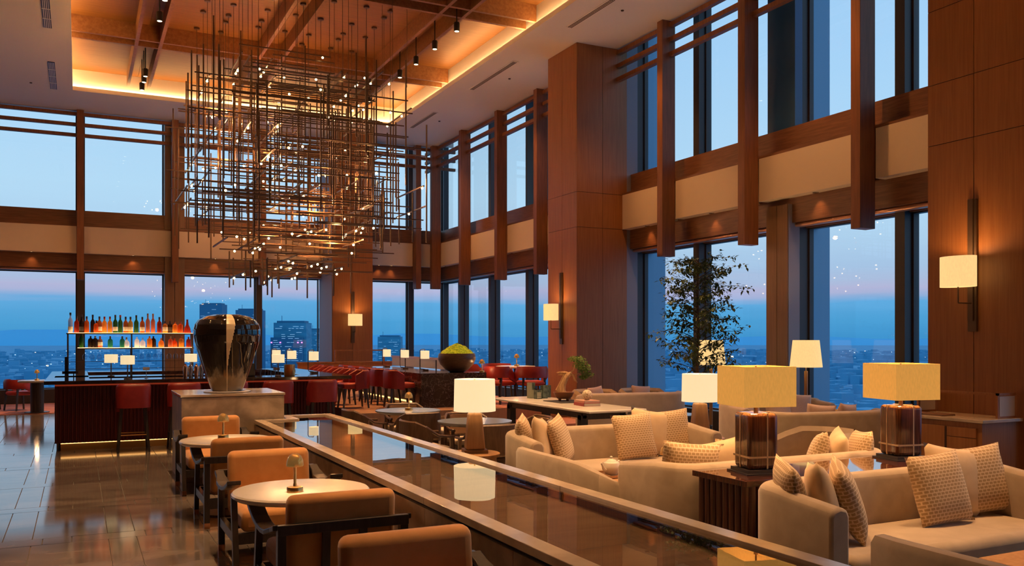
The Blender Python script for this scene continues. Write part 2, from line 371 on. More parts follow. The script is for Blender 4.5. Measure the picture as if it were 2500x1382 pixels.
# linear air diffusers
dm = MB().box(-.07, .07, 0, 1, -.012, 0)
for (x, y, ln) in [(8.53, 13.1, 1.6), (8.53, 17.0, 2.4), (8.53, 21.76, 1.9), (-.53, 17.0, 2.2), (-.53, 21.54, 2.3)]:
    o = MB().box(-.07, .07, 0, ln, -.012, 0); g = build(o, 'air_diffuser', 'soffit' if x > 0 else 'wire_black', ce, loc=(x, y, ZC))
    for q in ((-.035, 0, .035) if x > 0 else (-.045, -.015, .015, .045)): bx('diffuser_slot' if x > 0 else 'diffuser_blade', 'panel_gap' if x > 0 else 'soffit', g, q - .006, q + .006, .03, ln - .03, -.018, -.012)
    if x < 0:
        for q in range(1, 4): bx('diffuser_bar', 'soffit', g, -.07, .07, ln * q / 4 - .012, ln * q / 4 + .012, -.019, -.012)
for (x, y, pw_) in [(8.97, 13.5, 260), (8.97, 18.2, 260), (8.97, 22.6, 260), (-2.6, 18.4, 220), (-1.0, 23.5, 260), (-2.6, 12.5, 160), (8.97, 9.6, 300), (8.97, 5.2, 240), (-.9, 7.5, 160), (4, 24.9, 260), (8.97, 2.0, 240)]:
    dl = build(MB().lathe([(.0, -.02), (.025, -.018), (.03, 0)], 12), 'soffit_downlight', 'bronze', ce, loc=(x, y, ZC)); slight('lamp_bulb', dl, (0, 0, -.03), pw_, 100, .8, WARM, .05)

# ---- window walls: u along the wall, v outwards from the fascia plane
def wall(name, side, label, u0, u1, posts, mull, cols, pillars, wn):
    if side == 'b': bo = lambda a0, a1, v0, v1, z0, z1: (a0, a1, 26 + v0, 26 + v1, z0, z1)
    else: bo = lambda a0, a1, v0, v1, z0, z1: (10.2 + v0, 10.2 + v1, a0, a1, z0, z1)
    root = build(MB().box(*bo(u0, u1, .5, .78, 3.53, 5.1)), name, 'beam_dark'); struct(root, label, 'wall')
    segs = []; a = u0
    for p0, p1 in sorted(pillars): segs.append((a, p0)); a = p1
    segs.append((a, u1))
    hb = .88
    for a, b in segs:
        if b - a < .2: continue
        bx('upper_sill', 'beam_dark', root, *bo(a, b, .22, .5, 4.72, 5.17)); bx('sill_ledge', 'beam_dark', root, *bo(a, b, 0, .22, 4.72, 4.76))
        bx('header_beam', 'beam_dark', root, *bo(a, b, .2, .5, 3.60, 4.02)); bx('header_trim', 'copper_trim', root, *bo(a, b, .26, .42, 3.535, 3.598), bevel=.025)
        bx('window_sill', 'frame_dark', root, *bo(a, b, .3, .76, 0, .38)); bx('blind_pocket', 'beam_dark', root, *bo(a, b, .05, hb, 8.3, 8.4))
        bx('pocket_back', 'soffit', root, *bo(a, b, -.02, .05, ZC + .1, 8.4))
        ps = sorted(p for p in posts if a - .05 < p < b + .05); ed = [a] + [q for p in ps for q in (p - .085, p + .085)] + [b]
        for i in range(0, len(ed), 2):
            if ed[i + 1] - ed[i] > .08:
                bx('fascia_panel', 'fascia', root, *bo(ed[i] + .004, ed[i + 1] - .004, 0, .2, 4.0, 4.72), bevel=.006)
                for z in (7.08, 7.36, 7.64): bx('slat', 'post_wood', root, *bo(ed[i] - .02, ed[i + 1] + .02, -.14, -.04, z, z + .085))
    for p in posts: bx('post', 'post_wood', root, *bo(p - .085, p + .085, -.30, 0, 3.28, ZC), bevel=.006)
    for m_ in mull:
        bx('mullion', 'frame_dark', root, *bo(m_ - .085, m_ + .085, .40, .70, .38, 3.55)); bx('mullion', 'frame_dark', root, *bo(m_ - .085, m_ + .085, .40, .70, 5.1, 8.3))
    for c0, c1 in cols:
        if side == 'b':
            bx('column', 'column_wood', root, *bo(c0, (c0 + c1) / 2 - .006, .1, .6, .38, 8.3)); bx('column', 'column_wood', root, *bo((c0 + c1) / 2 + .006, c1, .1, .6, .38, 8.3))
        else:
            m2 = (c0 + c1) / 2
            bx('column', 'column_wood', root, *bo(c0 + .012, m2 - .006, .1, .12, 0, 3.9)); bx('column', 'column_wood', root, *bo(m2 + .006, c1, .1, .12, 0, 3.9))
            bx('column_core', 'column_grey', root, *bo(c0, c1, .12, .36, 0, 3.9)); bx('column_head', 'column_navy', root, *bo(c0 - .02, c1 + .12, .24, .40, 4.76, 8.3))
            bx('column_frame', 'frame_dark', root, *bo(c0, c1, .36, .56, 0, 8.3))
        bx('outer_column', 'outer_clad', root, *bo(c0, c1, .62, 1.03, -3, 12))
    # glazing
    cuts = sorted([(m_ - .085, m_ + .085) for m_ in mull] + list(cols) + list(pillars)); a = u0; n = wn
    for c0, c1 in cuts + [(u1, u1)]:
        if c0 - a > .3:
            for z0, z1, wd in ((.38, 3.54, 'lower'), (5.14, 8.3, 'upper')):
                wf = MB()
                for q in ((a, a + .03), (c0 - .03, c0)): wf.box(*bo(*q, .55, .64, z0, z1))
                wf.box(*bo(a, c0, .55, .64, z0, z0 + .025)).box(*bo(a, c0, .55, .64, z1 - .03, z1))
                wi = build(wf, 'window_%d' % n, 'frame_dark'); struct(wi, '%s glazed bay of the %s window wall, number %d from its start' % (wd, 'far' if side == 'b' else 'right hand', n - wn + 1), 'window'); n += 1
                bx('glass_pane', 'pane', wi, *bo(a + .03, c0 - .03, .594, .602, z0 + .025, z1 - .03))
        a = c1
    return root, n
wb, n1 = wall('wall_back', 'b', 'far glazed wall with timber posts, slats and a beige spandrel band', -11, 10.8,
              [-7.0, -4.65, -2.3, .05, 2.40, 4.77, 9.51], [-4.65, .05, 4.78, 9.52, 10.72], [(-7.25, -6.75), (-2.6, -2.08), (2.16, 2.68)], [(6.58, 7.80)], 1)
wr, n2 = wall('wall_right', 'r', 'right hand glazed wall with hanging timber posts and beige spandrel', -7, 26.6,
              [25.65, 23.33, 20.92, 18.69, 13.63, 11.35, 8.96], [25.05, 22.80, 20.46, 18.0, 13.42, 8.79, 3.6], [(10.70, 11.19), (.9, 1.4)], [(15.36, 16.58), (5.93, 7.15)], n1)
bx('blind_panel', 'column_navy', wr, 10.52, 10.56, 18.95, 20.3, 5.2, 8.3)
# opaque walls out of view close the room
bw = bx('wall_left', 'panel_wood', None, -11.2, -11, -7, 27, 0, ZC + .1); struct(bw, 'timber clad side wall out of view, far left of the bar', 'wall')
bw = bx('wall_front', 'panel_wood', None, -11.2, 11.2, -7.2, -7, 0, 8.4); struct(bw, 'timber clad wall behind the viewpoint', 'wall')
# recessed downlights under the spandrel
def downl(label):
    t = thing('recessed_downlight', label, 'downlight'); build(MB().lathe([(.028, 0), (.05, 0), (.05, .012), (.028, .012), (.028, 0)], 14), 'ring', 'steel', t)
    build(MB().lathe([(0, .004), (.027, .004)], 12), 'lens', 'spot_led', t); slight('lamp_bulb', t, (0, 0, -.02), 8, 95, .8, WARM); return t
sp = []
for i, u in enumerate([1.35, 3.5, 8.35, 8.75, -1.1]): sp.append(((u, 26.1, 3.985), 0, 'tiny round downlight under the far spandrel, ' + ['between the first two posts', 'left of the far pillar', 'just right of the far pillar', 'right of the far pillar, nearer the corner', 'at the far left edge'][i]))
for i, u in enumerate([24.2, 21.8, 19.3, 14.6, 12.6, 10.1, 7.6]): sp.append(((10.3, u, 3.985), 0, 'tiny round downlight under the right hand spandrel, %s counting from the far corner' % ['first', 'second', 'third', 'fourth', 'fifth', 'sixth', 'seventh'][i]))
for loc, rz, lb in sp: pass
repeat(downl, [(l, r, b) for l, r, b in sp], 'downlights under the spandrel')

# ---- timber clad pillars
def panels(root, axis, fixed, a0, a1, mids, zs, m='panel_wood'):
    ed = [a0] + mids + [a1]
    for i in range(len(ed) - 1):
        for j in range(len(zs) - 1):
            g = .004; q0, q1, z0, z1 = ed[i] + g, ed[i + 1] - g, zs[j] + g, zs[j + 1] - g
            if axis == 'x': bx('wood_panel', m, root, fixed - .012, fixed, q0, q1, z0, z1)
            else: bx('wood_panel', m, root, q0, q1, fixed - .012, fixed, z0, z1)
ZS = [0, 1.6, 4.0, 4.72, ZC]
p1 = bx('pillar', 'panel_gap', None, 9.112, 10.32, 15.372, 16.58, 0, ZC); struct(p1, 'large timber clad pillar in the middle of the right hand window wall', 'pillar')
panels(p1, 'x', 9.112, 15.36, 16.58, [15.97], [0, 4.0, 4.72, ZC]); panels(p1, 'y', 15.372, 9.1, 10.32, [9.72], [0, 4.0, 4.72, ZC])
bx('side_cladding', 'column_grey', p1, 10.32, 10.59, 15.364, 16.57, 0, 8.3); bx('side_frame', 'frame_dark', p1, 10.59, 10.79, 15.364, 16.57, 0, 8.3); bx('outer_column', 'outer_clad', p1, 10.82, 11.31, 15.364, 16.57, -3, 12)
p2 = bx('pillar', 'panel_gap', None, 9.112, 10.9, 5.942, 7.15, 0, ZC); struct(p2, 'large timber clad pillar at the right edge, holding a sconce', 'pillar')
panels(p2, 'x', 9.112, 5.93, 7.15, [6.55], [0, 4.0, 4.72, 5.6, ZC]); panels(p2, 'y', 5.942, 9.1, 10.9, [10], [0, 4.0, 4.72, ZC])
p3 = bx('pillar', 'panel_gap', None, 6.6, 7.81, 25.012, 26.5, 0, ZC); struct(p3, 'timber clad pillar on the far window wall behind the chandelier', 'pillar')
panels(p3, 'y', 25.012, 6.6, 7.81, [7.2], [0, 4.0, 4.72, ZC]); bx('side_cladding', 'column_grey', p3, 6.588, 6.6, 25.02, 26.5, 0, ZC)

# ---- ceiling spotlights on tracks
def spot(label):
    t = thing('track_spotlight', label, 'spotlight')
    build(MB().lathe([(.0, .0), (.055, 0), (.06, .15), (.05, .17), (0, .17)], 18), 'can', 'wire_black', t, True); build(MB().cyl(0, 0, .17, .722, .012, n=8), 'stem', 'wire_black', t)
    build(MB().lathe([(0, -.003), (.042, -.003)], 16), 'lens', 'spot_led', t); slight('lamp_bulb', t, (0, 0, -.03), 650, 66, .7, WARM, .05); return t
sp = []
for i, (x, y, z) in enumerate([(6.49, 15.45, 7.6), (6.49, 16.6, 7.62), (6.49, 17.7, 7.62), (6.49, 18.75, 7.62), (6.49, 21.0, 7.62), (1.35, 16.3, 7.55), (1.35, 17.4, 7.55), (1.35, 21.2, 7.55), (1.35, 22.4, 7.55), (1.35, 21.7, 7.75),
                               (1.35, 8.9, 7.6), (1.35, 5.7, 7.6), (3.87, 9.2, 7.6), (6.49, 7.6, 7.6), (6.49, 11.6, 7.6), (3.87, 6.6, 7.6), (6.49, 4.4, 7.6), (1.35, 12.2, 7.6), (3.87, 11.8, 7.6), (3.87, 4.9, 7.6), (6.49, 10.0, 7.6)]):
    where = ['second nearest', 'third nearest', 'fourth nearest', 'fifth nearest', 'farthest'][i] + ' on the right hand double beam' if i < 5 else (['nearest', 'second', 'next to last', 'last, by the cove', 'third from last'][i - 5] + ' on the left double beam' if i < 10 else 'out of sight, added to light the lounge')
    sp.append(((x, y, 7.6), 0, 'black cylinder spotlight in the coffer, ' + where))
sps = repeat(spot, sp, 'spotlights in the ceiling coffer')
for o in sps[10:]:                                     # unseen spots added to brighten tables and sofas, made stronger
    for c_ in o.children:
        if c_.type == 'LIGHT':
            c_.data = c_.data.copy(); c_.data.energy = 1250; c_.data.color = WARM2; c_.data.spot_size = R(50)

# ================================================================== CHANDELIER
ch = thing('chandelier', 'huge bronze rod lattice chandelier dotted with tiny warm bulbs', 'chandelier', (3.9, 17.6, 8.3))
rv = MB().box(-.012, .012, -.012, .012, -.5, .5).mesh('rod'); rx = MB().box(-.5, .5, -.0105, .0105, -.0105, .0105).mesh('rod'); ry = MB().box(-.012, .012, -.5, .5, -.012, .012).mesh('rod')
sph = bmesh.new(); bmesh.ops.create_icosphere(sph, subdivisions=2, radius=.021); bme = bpy.data.meshes.new('bulb'); sph.to_mesh(bme); sph.free()
wire = MB().cyl(0, 0, 0, 1, .0045, n=5).mesh('suspension_wire'); can = MB().lathe([(.0, -.035), (.055, -.03), (.06, 0), (0, 0)], 14).mesh('canopy')
gx = [-1.65, -1.16, -.5, .06, .57, 1.22, 1.71]; gy = [-2.4, -1.8, -1.4, -.8, -.4, .25, .9, 1.3, 1.95]
bulb_spots = []; rods = []
def ext(z):                                          # half sizes of the cloud of rods at a height below the ceiling
    t = [(-1.15, 1.1, 1.2), (-1.6, 1.75, 1.8), (-2.2, 2.2, 2.3), (-3.3, 2.3, 2.4), (-4.1, 2.15, 2.3), (-4.6, 1.8, 1.9), (-5.5, 1.15, 1.5)]
    for i in range(len(t) - 1):
        if z >= t[i + 1][0]:
            k = (z - t[i][0]) / (t[i + 1][0] - t[i][0]); return (t[i][1] + (t[i + 1][1] - t[i][1]) * k, t[i][2] + (t[i + 1][2] - t[i][2]) * k)
    return t[-1][1:]
rr = random.Random(11)
for i in range(190):
    zc = -1.9 - 2.5 * rr.random(); ln = rr.uniform(.9, 2.4) if zc > -3.8 else rr.uniform(.6, 1.3)
    ex, ey = ext(zc); rods.append(('v', rr.uniform(-ex, ex), rr.uniform(-ey, ey), zc, ln))
for i in range(16): rods.append(('v', rr.uniform(-1.2, 1.4), rr.uniform(-1.6, 1.0), -5.35 + rr.uniform(-.12, .2), rr.uniform(.4, .8)))
for i in range(215):
    z = -1.2 - 4.1 * rr.random(); ex, ey = ext(z); ln = rr.uniform(.55, 1.25) * ex + .3; cx = rr.uniform(-1, 1) * max(.1, ex - ln / 2 + .15); cy = rr.uniform(-ey, ey); rods.append(('x', cx, cy, z, ln))
    for q in range(rr.choice([0, 0, 1])): bulb_spots.append((cx + rr.uniform(-ln / 2, ln / 2), cy, z - .03))
for i in range(72):
    z = -1.2 - 4.2 * rr.random(); ex, ey = ext(z); ln = rr.uniform(.5, 1.1) * ey + .3; cx = rr.uniform(-ex, ex); cy = rr.uniform(-1, 1) * max(.1, ey - ln / 2); rods.append(('y', cx, cy, z, ln))
    for q in range(rr.choice([1, 1, 2, 2, 3])): bulb_spots.append((cx, cy + rr.uniform(-ln / 2, ln / 2), z - .03))
rr.shuffle(rods); rest = MB()
for i, (kind, cx, cy, cz, ln) in enumerate(rods):
    if i < 296:
        o = link('rod', {'v': rv, 'x': rx, 'y': ry}[kind], 'bronze', ch, (cx, cy, cz)); o.scale = {'v': (1, 1, ln), 'x': (ln, 1, 1), 'y': (1, ln, 1)}[kind]
    else:
        h = ln / 2; d = {'v': (.012, .012, h), 'x': (h, .0105, .0105), 'y': (.012, h, .012)}[kind]; rest.box(cx - d[0], cx + d[0], cy - d[1], cy + d[1], cz - d[2], cz + d[2])
o = build(rest, 'further_rods', 'bronze', ch); o['kind'] = 'stuff'
for p in bulb_spots[:175]: link('bulb', bme, 'bulb', ch, p)
for i, x in enumerate(gx):
    for j, y in enumerate(gy):
        if (i * 3 + j * 5) % 7 in (0, 4) and j not in (3, 5): continue
        link('canopy', can, 'bronze', ch, (x, y, -.0 if not (abs(x) < .3) else -.0)); o = link('suspension_wire', wire, 'bronze', ch, (x, y, -1.6 - rr.random() * .8)); o.scale = (1, 1, -o.location.z)
for k in range(10): plight('lamp_bulb', ch, (rr.uniform(-1.6, 1.6), rr.uniform(-1.8, 1.8), -1.6 - .34 * k), 55, WARM, .05)

# ================================================================== REFLECTING POOL, PEDESTAL, VASE
pl = thing('reflecting_pool', 'long brown stone trough with a mirror still water surface', 'pool', (1.92, 2.0, 0))
PW, PLN, RZ = 1.08, 9.46, .72          # width, length, rim height; pedestal notch at the far left corner
NX, NY = .40, 8.96
side = MB().box(.03, .08, 0, NY, 0, .655).box(PW - .08, PW - .03, 0, PLN - .02, 0, .655).box(NX, PW - .03, PLN - .08, PLN - .03, 0, .655).box(.03, PW - .03, 0, .05, 0, .655).box(.08, NX + .05, NY - .05, NY, 0, .655).box(NX, NX + .05, NY, PLN - .05, 0, .655)
build(side, 'trough_core', 'panel_gap', pl)
y = .02
while y < NY - .05:
    y1 = min(y + .62, NY); bx('side_slab', 'stone', pl, .012, .03, y + .002, y1 - .002, 0, .65); bx('side_slab', 'stone', pl, PW - .03, PW - .012, y + .002, y1 - .002, 0, .65); y += .62
bx('bed_slab', 'pool_bed', pl, .08, PW - .08, .05, 3.4, .56, .62); bx('bed_slab', 'pool_bed', pl, .08, PW - .08, 3.406, 6.6, .56, .62); bx('bed_slab', 'pool_bed', pl, .08, PW - .08, 6.606, NY - .05, .56, .62); bx('bed_slab', 'pool_bed', pl, NX + .05, PW - .08, NY - .044, PLN - .08, .56, .62)
for a in [(0, .11, 0, 3.1), (0, .11, 3.103, 6.0), (0, .11, 6.003, NY), (PW - .11, PW, 0, 3.1), (PW - .11, PW, 3.103, 6.0), (PW - .11, PW, 6.003, PLN), (.113, NX + .13, NY - .11, NY), (NX, NX + .13, NY + .003, PLN), (NX + .133, PW - .113, PLN - .11, PLN), (.113, PW - .113, 0, .11)]:
    bx('rim_slab', 'rim_stone', pl, *a, .675, RZ, bevel=.003)
wt = MB().box(.09, PW - .09, .08, NY - .08, .66, .702).box(NX + .1, PW - .09, NY - .08, PLN - .1, .66, .702)
wm = MB(); wm.add([(.09, .08, .702), (PW - .09, .08, .702), (PW - .09, PLN - .09, .702), (NX + .1, PLN - .09, .702), (NX + .1, NY - .09, .702), (.09, NY - .09, .702)], [(0, 1, 2, 3, 4, 5)])
build(wm, 'water', 'water', pl)
pd = thing('pedestal', 'square brown stone pedestal standing at the far end of the pool', 'pedestal', (1.08, 10.965, 0))
bx('body', 'stone', pd, .012, 1.21, .012, 1.15, 0, 1.005); bx('top_slab', 'rim_stone', pd, 0, 1.222, 0, 1.165, 1.012, 1.042, bevel=.004)
bx('shadow_gap', 'panel_gap', pd, .02, 1.2, .02, 1.14, 1.005, 1.012)
va = thing('vase', 'big glossy black urn with a cream drip stripe on the pedestal', 'vase', (1.675, 11.42, 1.042))
build(MB().lathe([(0, 0), (.27, 0), (.285, .008), (.27, .016), (0, .016)], 48), 'plate', 'marble', va, True)
prof = [(0, .02), (.185, .02), (.20, .06), (.245, .18), (.30, .34), (.350, .50), (.385, .62), (.403, .72), (.402, .78), (.385, .845), (.345, .90), (.27, .945), (.16, .970), (0, .976)]
fine = []
for i in range(len(prof) - 1):
    for k in range(6): fine.append((prof[i][0] + (prof[i + 1][0] - prof[i][0]) * k / 6, prof[i][1] + (prof[i + 1][1] - prof[i][1]) * k / 6))
fine.append(prof[-1]); n = 300
mb = MB(); mb.lathe(fine, n); me = mb.mesh('body', True); me.materials.append(M['vase_black']); me.materials.append(M['vase_cream'])
tv = M['vase_black'].node_tree; bv = tv.nodes['Principled BSDF']; gv = tv.nodes.new('ShaderNodeTexCoord'); sv = tv.nodes.new('ShaderNodeSeparateXYZ'); tv.links.new(gv.outputs['Object'], sv.inputs[0])
mv = tv.nodes.new('ShaderNodeMapping'); mv.inputs['Scale'].default_value = (9, 9, 1.2); tv.links.new(gv.outputs['Object'], mv.inputs[0]); nv = tv.nodes.new('ShaderNodeTexNoise'); nv.inputs['Scale'].default_value = 3; nv.inputs['Detail'].default_value = 5; tv.links.new(mv.outputs[0], nv.inputs['Vector'])
av = tv.nodes.new('ShaderNodeMath'); av.operation = 'MULTIPLY_ADD'; av.inputs[1].default_value = -.34; tv.links.new(nv.outputs[0], av.inputs[0]); tv.links.new(sv.outputs[2], av.inputs[2])
rv_ = tv.nodes.new('ShaderNodeValToRGB'); rv_.color_ramp.elements[0].position = .0; rv_.color_ramp.elements[0].color = (.25, .18, .095, 1); rv_.color_ramp.elements[1].position = .17; rv_.color_ramp.elements[1].color = (.012, .010, .009, 1)
x_ = rv_.color_ramp.elements.new(.07); x_.color = (.09, .068, .045, 1); tv.links.new(av.outputs[0], rv_.inputs[0]); tv.links.new(rv_.outputs[0], bv.inputs['Base Color'])
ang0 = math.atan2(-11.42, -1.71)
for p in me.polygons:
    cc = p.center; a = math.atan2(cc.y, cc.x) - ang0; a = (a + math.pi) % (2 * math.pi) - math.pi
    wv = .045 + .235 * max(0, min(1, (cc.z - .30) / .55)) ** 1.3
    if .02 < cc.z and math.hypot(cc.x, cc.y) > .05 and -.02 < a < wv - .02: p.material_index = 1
link('body', me, None, va)

# ================================================================== ORANGE ARMCHAIRS BY THE POOL
def armchair(label):                                   # faces +Y, rear feet at y=0
    t = thing('armchair', label, 'armchair')
    W = .39
    bx('seat_cushion', 'orange_velvet', t, -.32, .32, .10, .72, .27, .43, bevel=.045, seg=3)
    b = MB(); b.add([(-.325, .02, .30), (.325, .02, .30), (.325, .16, .30), (-.325, .16, .30), (-.325, -.02, .80), (.325, -.02, .80), (.325, .10, .80), (-.325, .10, .80)], [(0, 3, 2, 1), (4, 5, 6, 7), (0, 1, 5, 4), (1, 2, 6, 5), (2, 3, 7, 6), (3, 0, 4, 7)])
    build(b, 'back_cushion', 'orange_velvet', t, bevel=.05, seg=4)
    for s in (-1, 1):
        l = build(MB().bar((s * (W - .025), 0, .05), (s * (W - .025), -.01, .62), .048, .05), 'rear_leg', 'black_wood', t)
        build(MB().bar((s * (W - .025), 0, 0), (s * (W - .025), 0, .05), .05, .052), 'foot_cap', 'copper', l)
        l = build(MB().bar((s * (W - .022), .74, .05), (s * (W - .022), .64, .56), .042, .05), 'front_leg', 'black_wood', t)
        build(MB().bar((s * (W - .022), .748, 0), (s * (W - .022), .74, .05), .044, .052), 'foot_cap', 'copper', l)
        path = [(-.02, .645), (.08, .615), (.18, .585), (.30, .575), (.42, .58), (.54, .60), (.66, .635), (.74, .665)]
        a = MB(); vs_ = []
        for yy, zz in path:
            ww = .035 if yy < .1 else .05
            for dx, dz in ((-ww, 0), (ww, 0), (ww, .032), (-ww, .032)): vs_.append((s * (W - .01) + dx, yy, zz - .03 + dz))
        fs = [(0, 1, 2, 3), tuple(len(vs_) - 4 + i for i in (3, 2, 1, 0))]
        for i in range(len(path) - 1):
            for k in range(4): fs.append((i * 4 + k, i * 4 + (k + 1) % 4, i * 4 + 4 + (k + 1) % 4, i * 4 + 4 + k))
        build(a.add(vs_, fs), 'armrest', 'black_wood', t, bevel=.006)
        build(MB().box(s * (W - .03) - .02, s * (W - .03) + .02, .03, .70, .20, .27), 'side_rail', 'black_wood', t)
        build(MB().bar((s * .11, .0, .22), (s * .11, -.03, .60), .045, .03), 'back_slat', 'black_wood', t)
    bx('back_rail', 'black_wood', t, -W, W, -.045, -.005, .585, .645, bevel=.004); bx('front_rail', 'black_wood', t, -W + .03, W - .03, .68, .72, .19, .27); bx('rear_rail', 'black_wood', t, -W + .03, W - .03, .0, .04, .17, .26)
    return t
repeat(armchair, [((1.40, 8.26, 0), 0, 'orange velvet armchair seen from behind at the farther marble table'),
                  ((1.40, 10.84, 0), math.pi, 'farthest orange velvet armchair, back against the stone pedestal'),
                  ((1.40, 7.36, 0), math.pi, 'orange velvet armchair facing us behind the nearer marble table'),
                  ((1.40, 5.05, 0), 0, 'orange velvet armchair seen from behind at the nearer marble table'),
                  ((1.39, 3.97, 0), math.pi, 'nearest orange velvet armchair, cut by the bottom edge')], 'orange armchairs beside the pool')
def marble_table(label):
    t = thing('round_table', label, 'table'); build(MB().lathe([(0, .68), (.42, .68), (.44, .695), (.44, .71), (.43, .72), (0, .72)], 64), 'table_top', 'marble', t, True)
    build(MB().cyl(0, 0, .02, .68, .035, n=20), 'stem', 'bronze', t); build(MB().lathe([(0, 0), (.24, 0), (.24, .012), (.05, .03), (0, .03)], 32), 'base', 'bronze', t, True); return t
repeat(marble_table, [((1.31, 5.74, 0), 0, 'nearer round cream marble table among the orange armchairs'), ((1.31, 8.97, 0), 0, 'farther round cream marble table among the orange armchairs')], 'round marble tables')
def mushroom(label):
    t = thing('mushroom_lamp', label, 'lamp')
    build(MB().lathe([(0, 0), (.052, 0), (.052, .028), (.048, .033), (.012, .036), (.012, .05), (.009, .055), (.011, .19), (0, .19)], 24), 'base', 'brass', t, True)
    build(MB().lathe([(.053, .165), (.055, .175), (.052, .20), (.040, .228), (.020, .245), (0, .25)], 28), 'shade', 'smoked_dome', t, True)
    build(MB().cyl(0, 0, .19, .215, .010, n=10), 'bulb', 'bulb', t); plight('lamp_bulb', t, (0, 0, .14), 5, WARM2, .03); return t
repeat(mushroom, [((1.25, 5.66, .72), 0, 'brass mushroom lamp on the nearer marble table'), ((1.29, 9.05, .72), 0, 'brass mushroom lamp on the farther marble table'),
                  ((4.02, 11.25, .74), 0, 'brass mushroom lamp on the far dark round dining table'), ((4.95, 6.72, .45), 0, 'brass mushroom lamp on the wooden coffee table among the sofas'),
                  ((9.3, 8.75, .50), 0, 'small brass mushroom lamp behind the curved sofa by the windows'), ((8.0, 15.9, 1.16), 0, 'brass mushroom lamp on the pale table among the red tub chairs'),
                  ((-.85, 22.9, .76), 0, 'small mushroom lamp on the table at the far left window'), ((6.90, 15.19, 1.075), 0, 'small round brass lamp at the end of the dark marble counter')], 'brass mushroom lamps')

# ================================================================== SOFAS
def usofa(name, label, wd=2.3, dp=.78, m='sofa_fabric', h=.78, r=.22, arm=1.0):   # faces -Y, back at y=0, seat towards -y
    t = thing(name, label, 'sofa'); w2 = wd / 2 - .07; ya = -dp * arm
    path = [(-w2, ya, .93), (-w2, ya * .6, .97)] + [(x, y_) for x, y_ in arc(-w2 + r, -.07 - r, r, 180, 90, 6)] + [(x, y_) for x, y_ in arc(w2 - r, -.07 - r, r, 90, 0, 6)] + [(w2, ya * .6, .97), (w2, ya, .93)]
    path = [(p[0], p[1], p[2] if len(p) > 2 else 1) for p in path]
    pr = [(-.065, .08), (-.075, .30), (-.075, h - .06), (-.055, h - .015), (0, h), (.055, h - .015), (.075, h - .06), (.075, .30), (.065, .08)]
    build(MB().sweep(path, pr), 'shell', m, t, True, bevel=.02)
    bx('seat', m, t, -w2 + .07, w2 - .07, -dp - .04, -.13, .12, .43, bevel=.06, seg=3)
    bx('plinth', 'frame_dark', t, -w2 + .1, w2 - .1, -dp + .05, -.12, .0, .13)
    for s in (-1, 1):
        build(MB().box(s * (w2 + .0) - .022, s * w2 + .022, ya - .028, ya + .03, 0, .22), 'leg', 'frame_dark', t, bevel=.014)
    return t
sofas = repeat(lambda lb: usofa('sofa', lb), [((5.0, 8.12, 0), 0, 'beige sofa facing us in the middle, between two drum shade lamps'),
                                            ((5.03, 4.46, 0), 0, 'nearest beige sofa at the lower right, facing us'),
                                            ((5.03, 5.13, 0), math.pi, 'beige sofa turned away, backing onto the rosewood console')], 'beige sofas of the lounge')
def loveseat(label):                                   # back along Y at x=0, faces +X
    t = thing('loveseat', label, 'sofa')
    path = [(.20, -.72, .80), (.07, -.68, .90), (.0, -.5, .98), (-.01, -.2), (-.01, .2), (0, .5), (.07, .68, .98), (.20, .72, .92)]
    path = [(p[0], p[1], p[2] if len(p) > 2 else 1) for p in path]
    pr = [(-.055, .10), (-.06, .3), (-.06, .67), (-.04, .71), (0, .72), (.04, .71), (.06, .67), (.06, .3), (.055, .10)]
    build(MB().sweep(path, pr), 'back_shell', 'sofa_fabric', t, True)
    bx('seat', 'sofa_fabric', t, .05, .58, -.62, .64, .14, .42, bevel=.07, seg=3); bx('plinth', 'frame_dark', t, .10, .56, -.6, .6, 0, .15); return t
repeat(loveseat, [((3.62, 6.54, 0), 0, 'beige loveseat with its curved back to the pool, middle of the lounge'), ((3.62, 2.48, 0), 0, 'beige loveseat with its back to the pool at the bottom right corner')], 'beige loveseats along the pool')
# cushions
def pillow_mesh(sz=.48, th=.075, n=12):
    mb = MB(); vs_ = []; fs = []
    def P(u, v, s):
        k = 1 - .07 * (1 - abs(v) ** 2) * abs(u) ** 3; l = 1 - .07 * (1 - abs(u) ** 2) * abs(v) ** 3
        f = max(0, (1 - abs(u) ** 3.2) * (1 - abs(v) ** 3.2)) ** .62
        return (sz / 2 * u * k, sz / 2 * v * l, s * th * f)
    for s in (1, -1):
        for i in range(n + 1):
            for j in range(n + 1): vs_.append(P(-1 + 2 * i / n, -1 + 2 * j / n, s))
    q = n + 1
    for i in range(n):
        for j in range(n):
            a = i * q + j; fs.append((a, a + q, a + q + 1, a + 1)); b_ = q * q + a; fs.append((b_, b_ + 1, b_ + q + 1, b_ + q))
    mb.add(vs_, fs); me = bpy.data.meshes.new('cushion'); me.from_pydata(mb.v, [], mb.f)
    bm = bmesh.new(); bm.from_mesh(me); bmesh.ops.remove_doubles(bm, verts=bm.verts, dist=.0005); bmesh.ops.recalc_face_normals(bm, faces=bm.faces); bm.to_mesh(me); bm.free()
    for p in me.polygons: p.use_smooth = True
    return me
PM = {}
for nm in ('cushion_pattern', 'cushion_plain', 'cushion_pink'):
    PM[nm] = pillow_mesh(.47 if nm != 'cushion_plain' else .46); PM[nm].materials.append(M[nm])
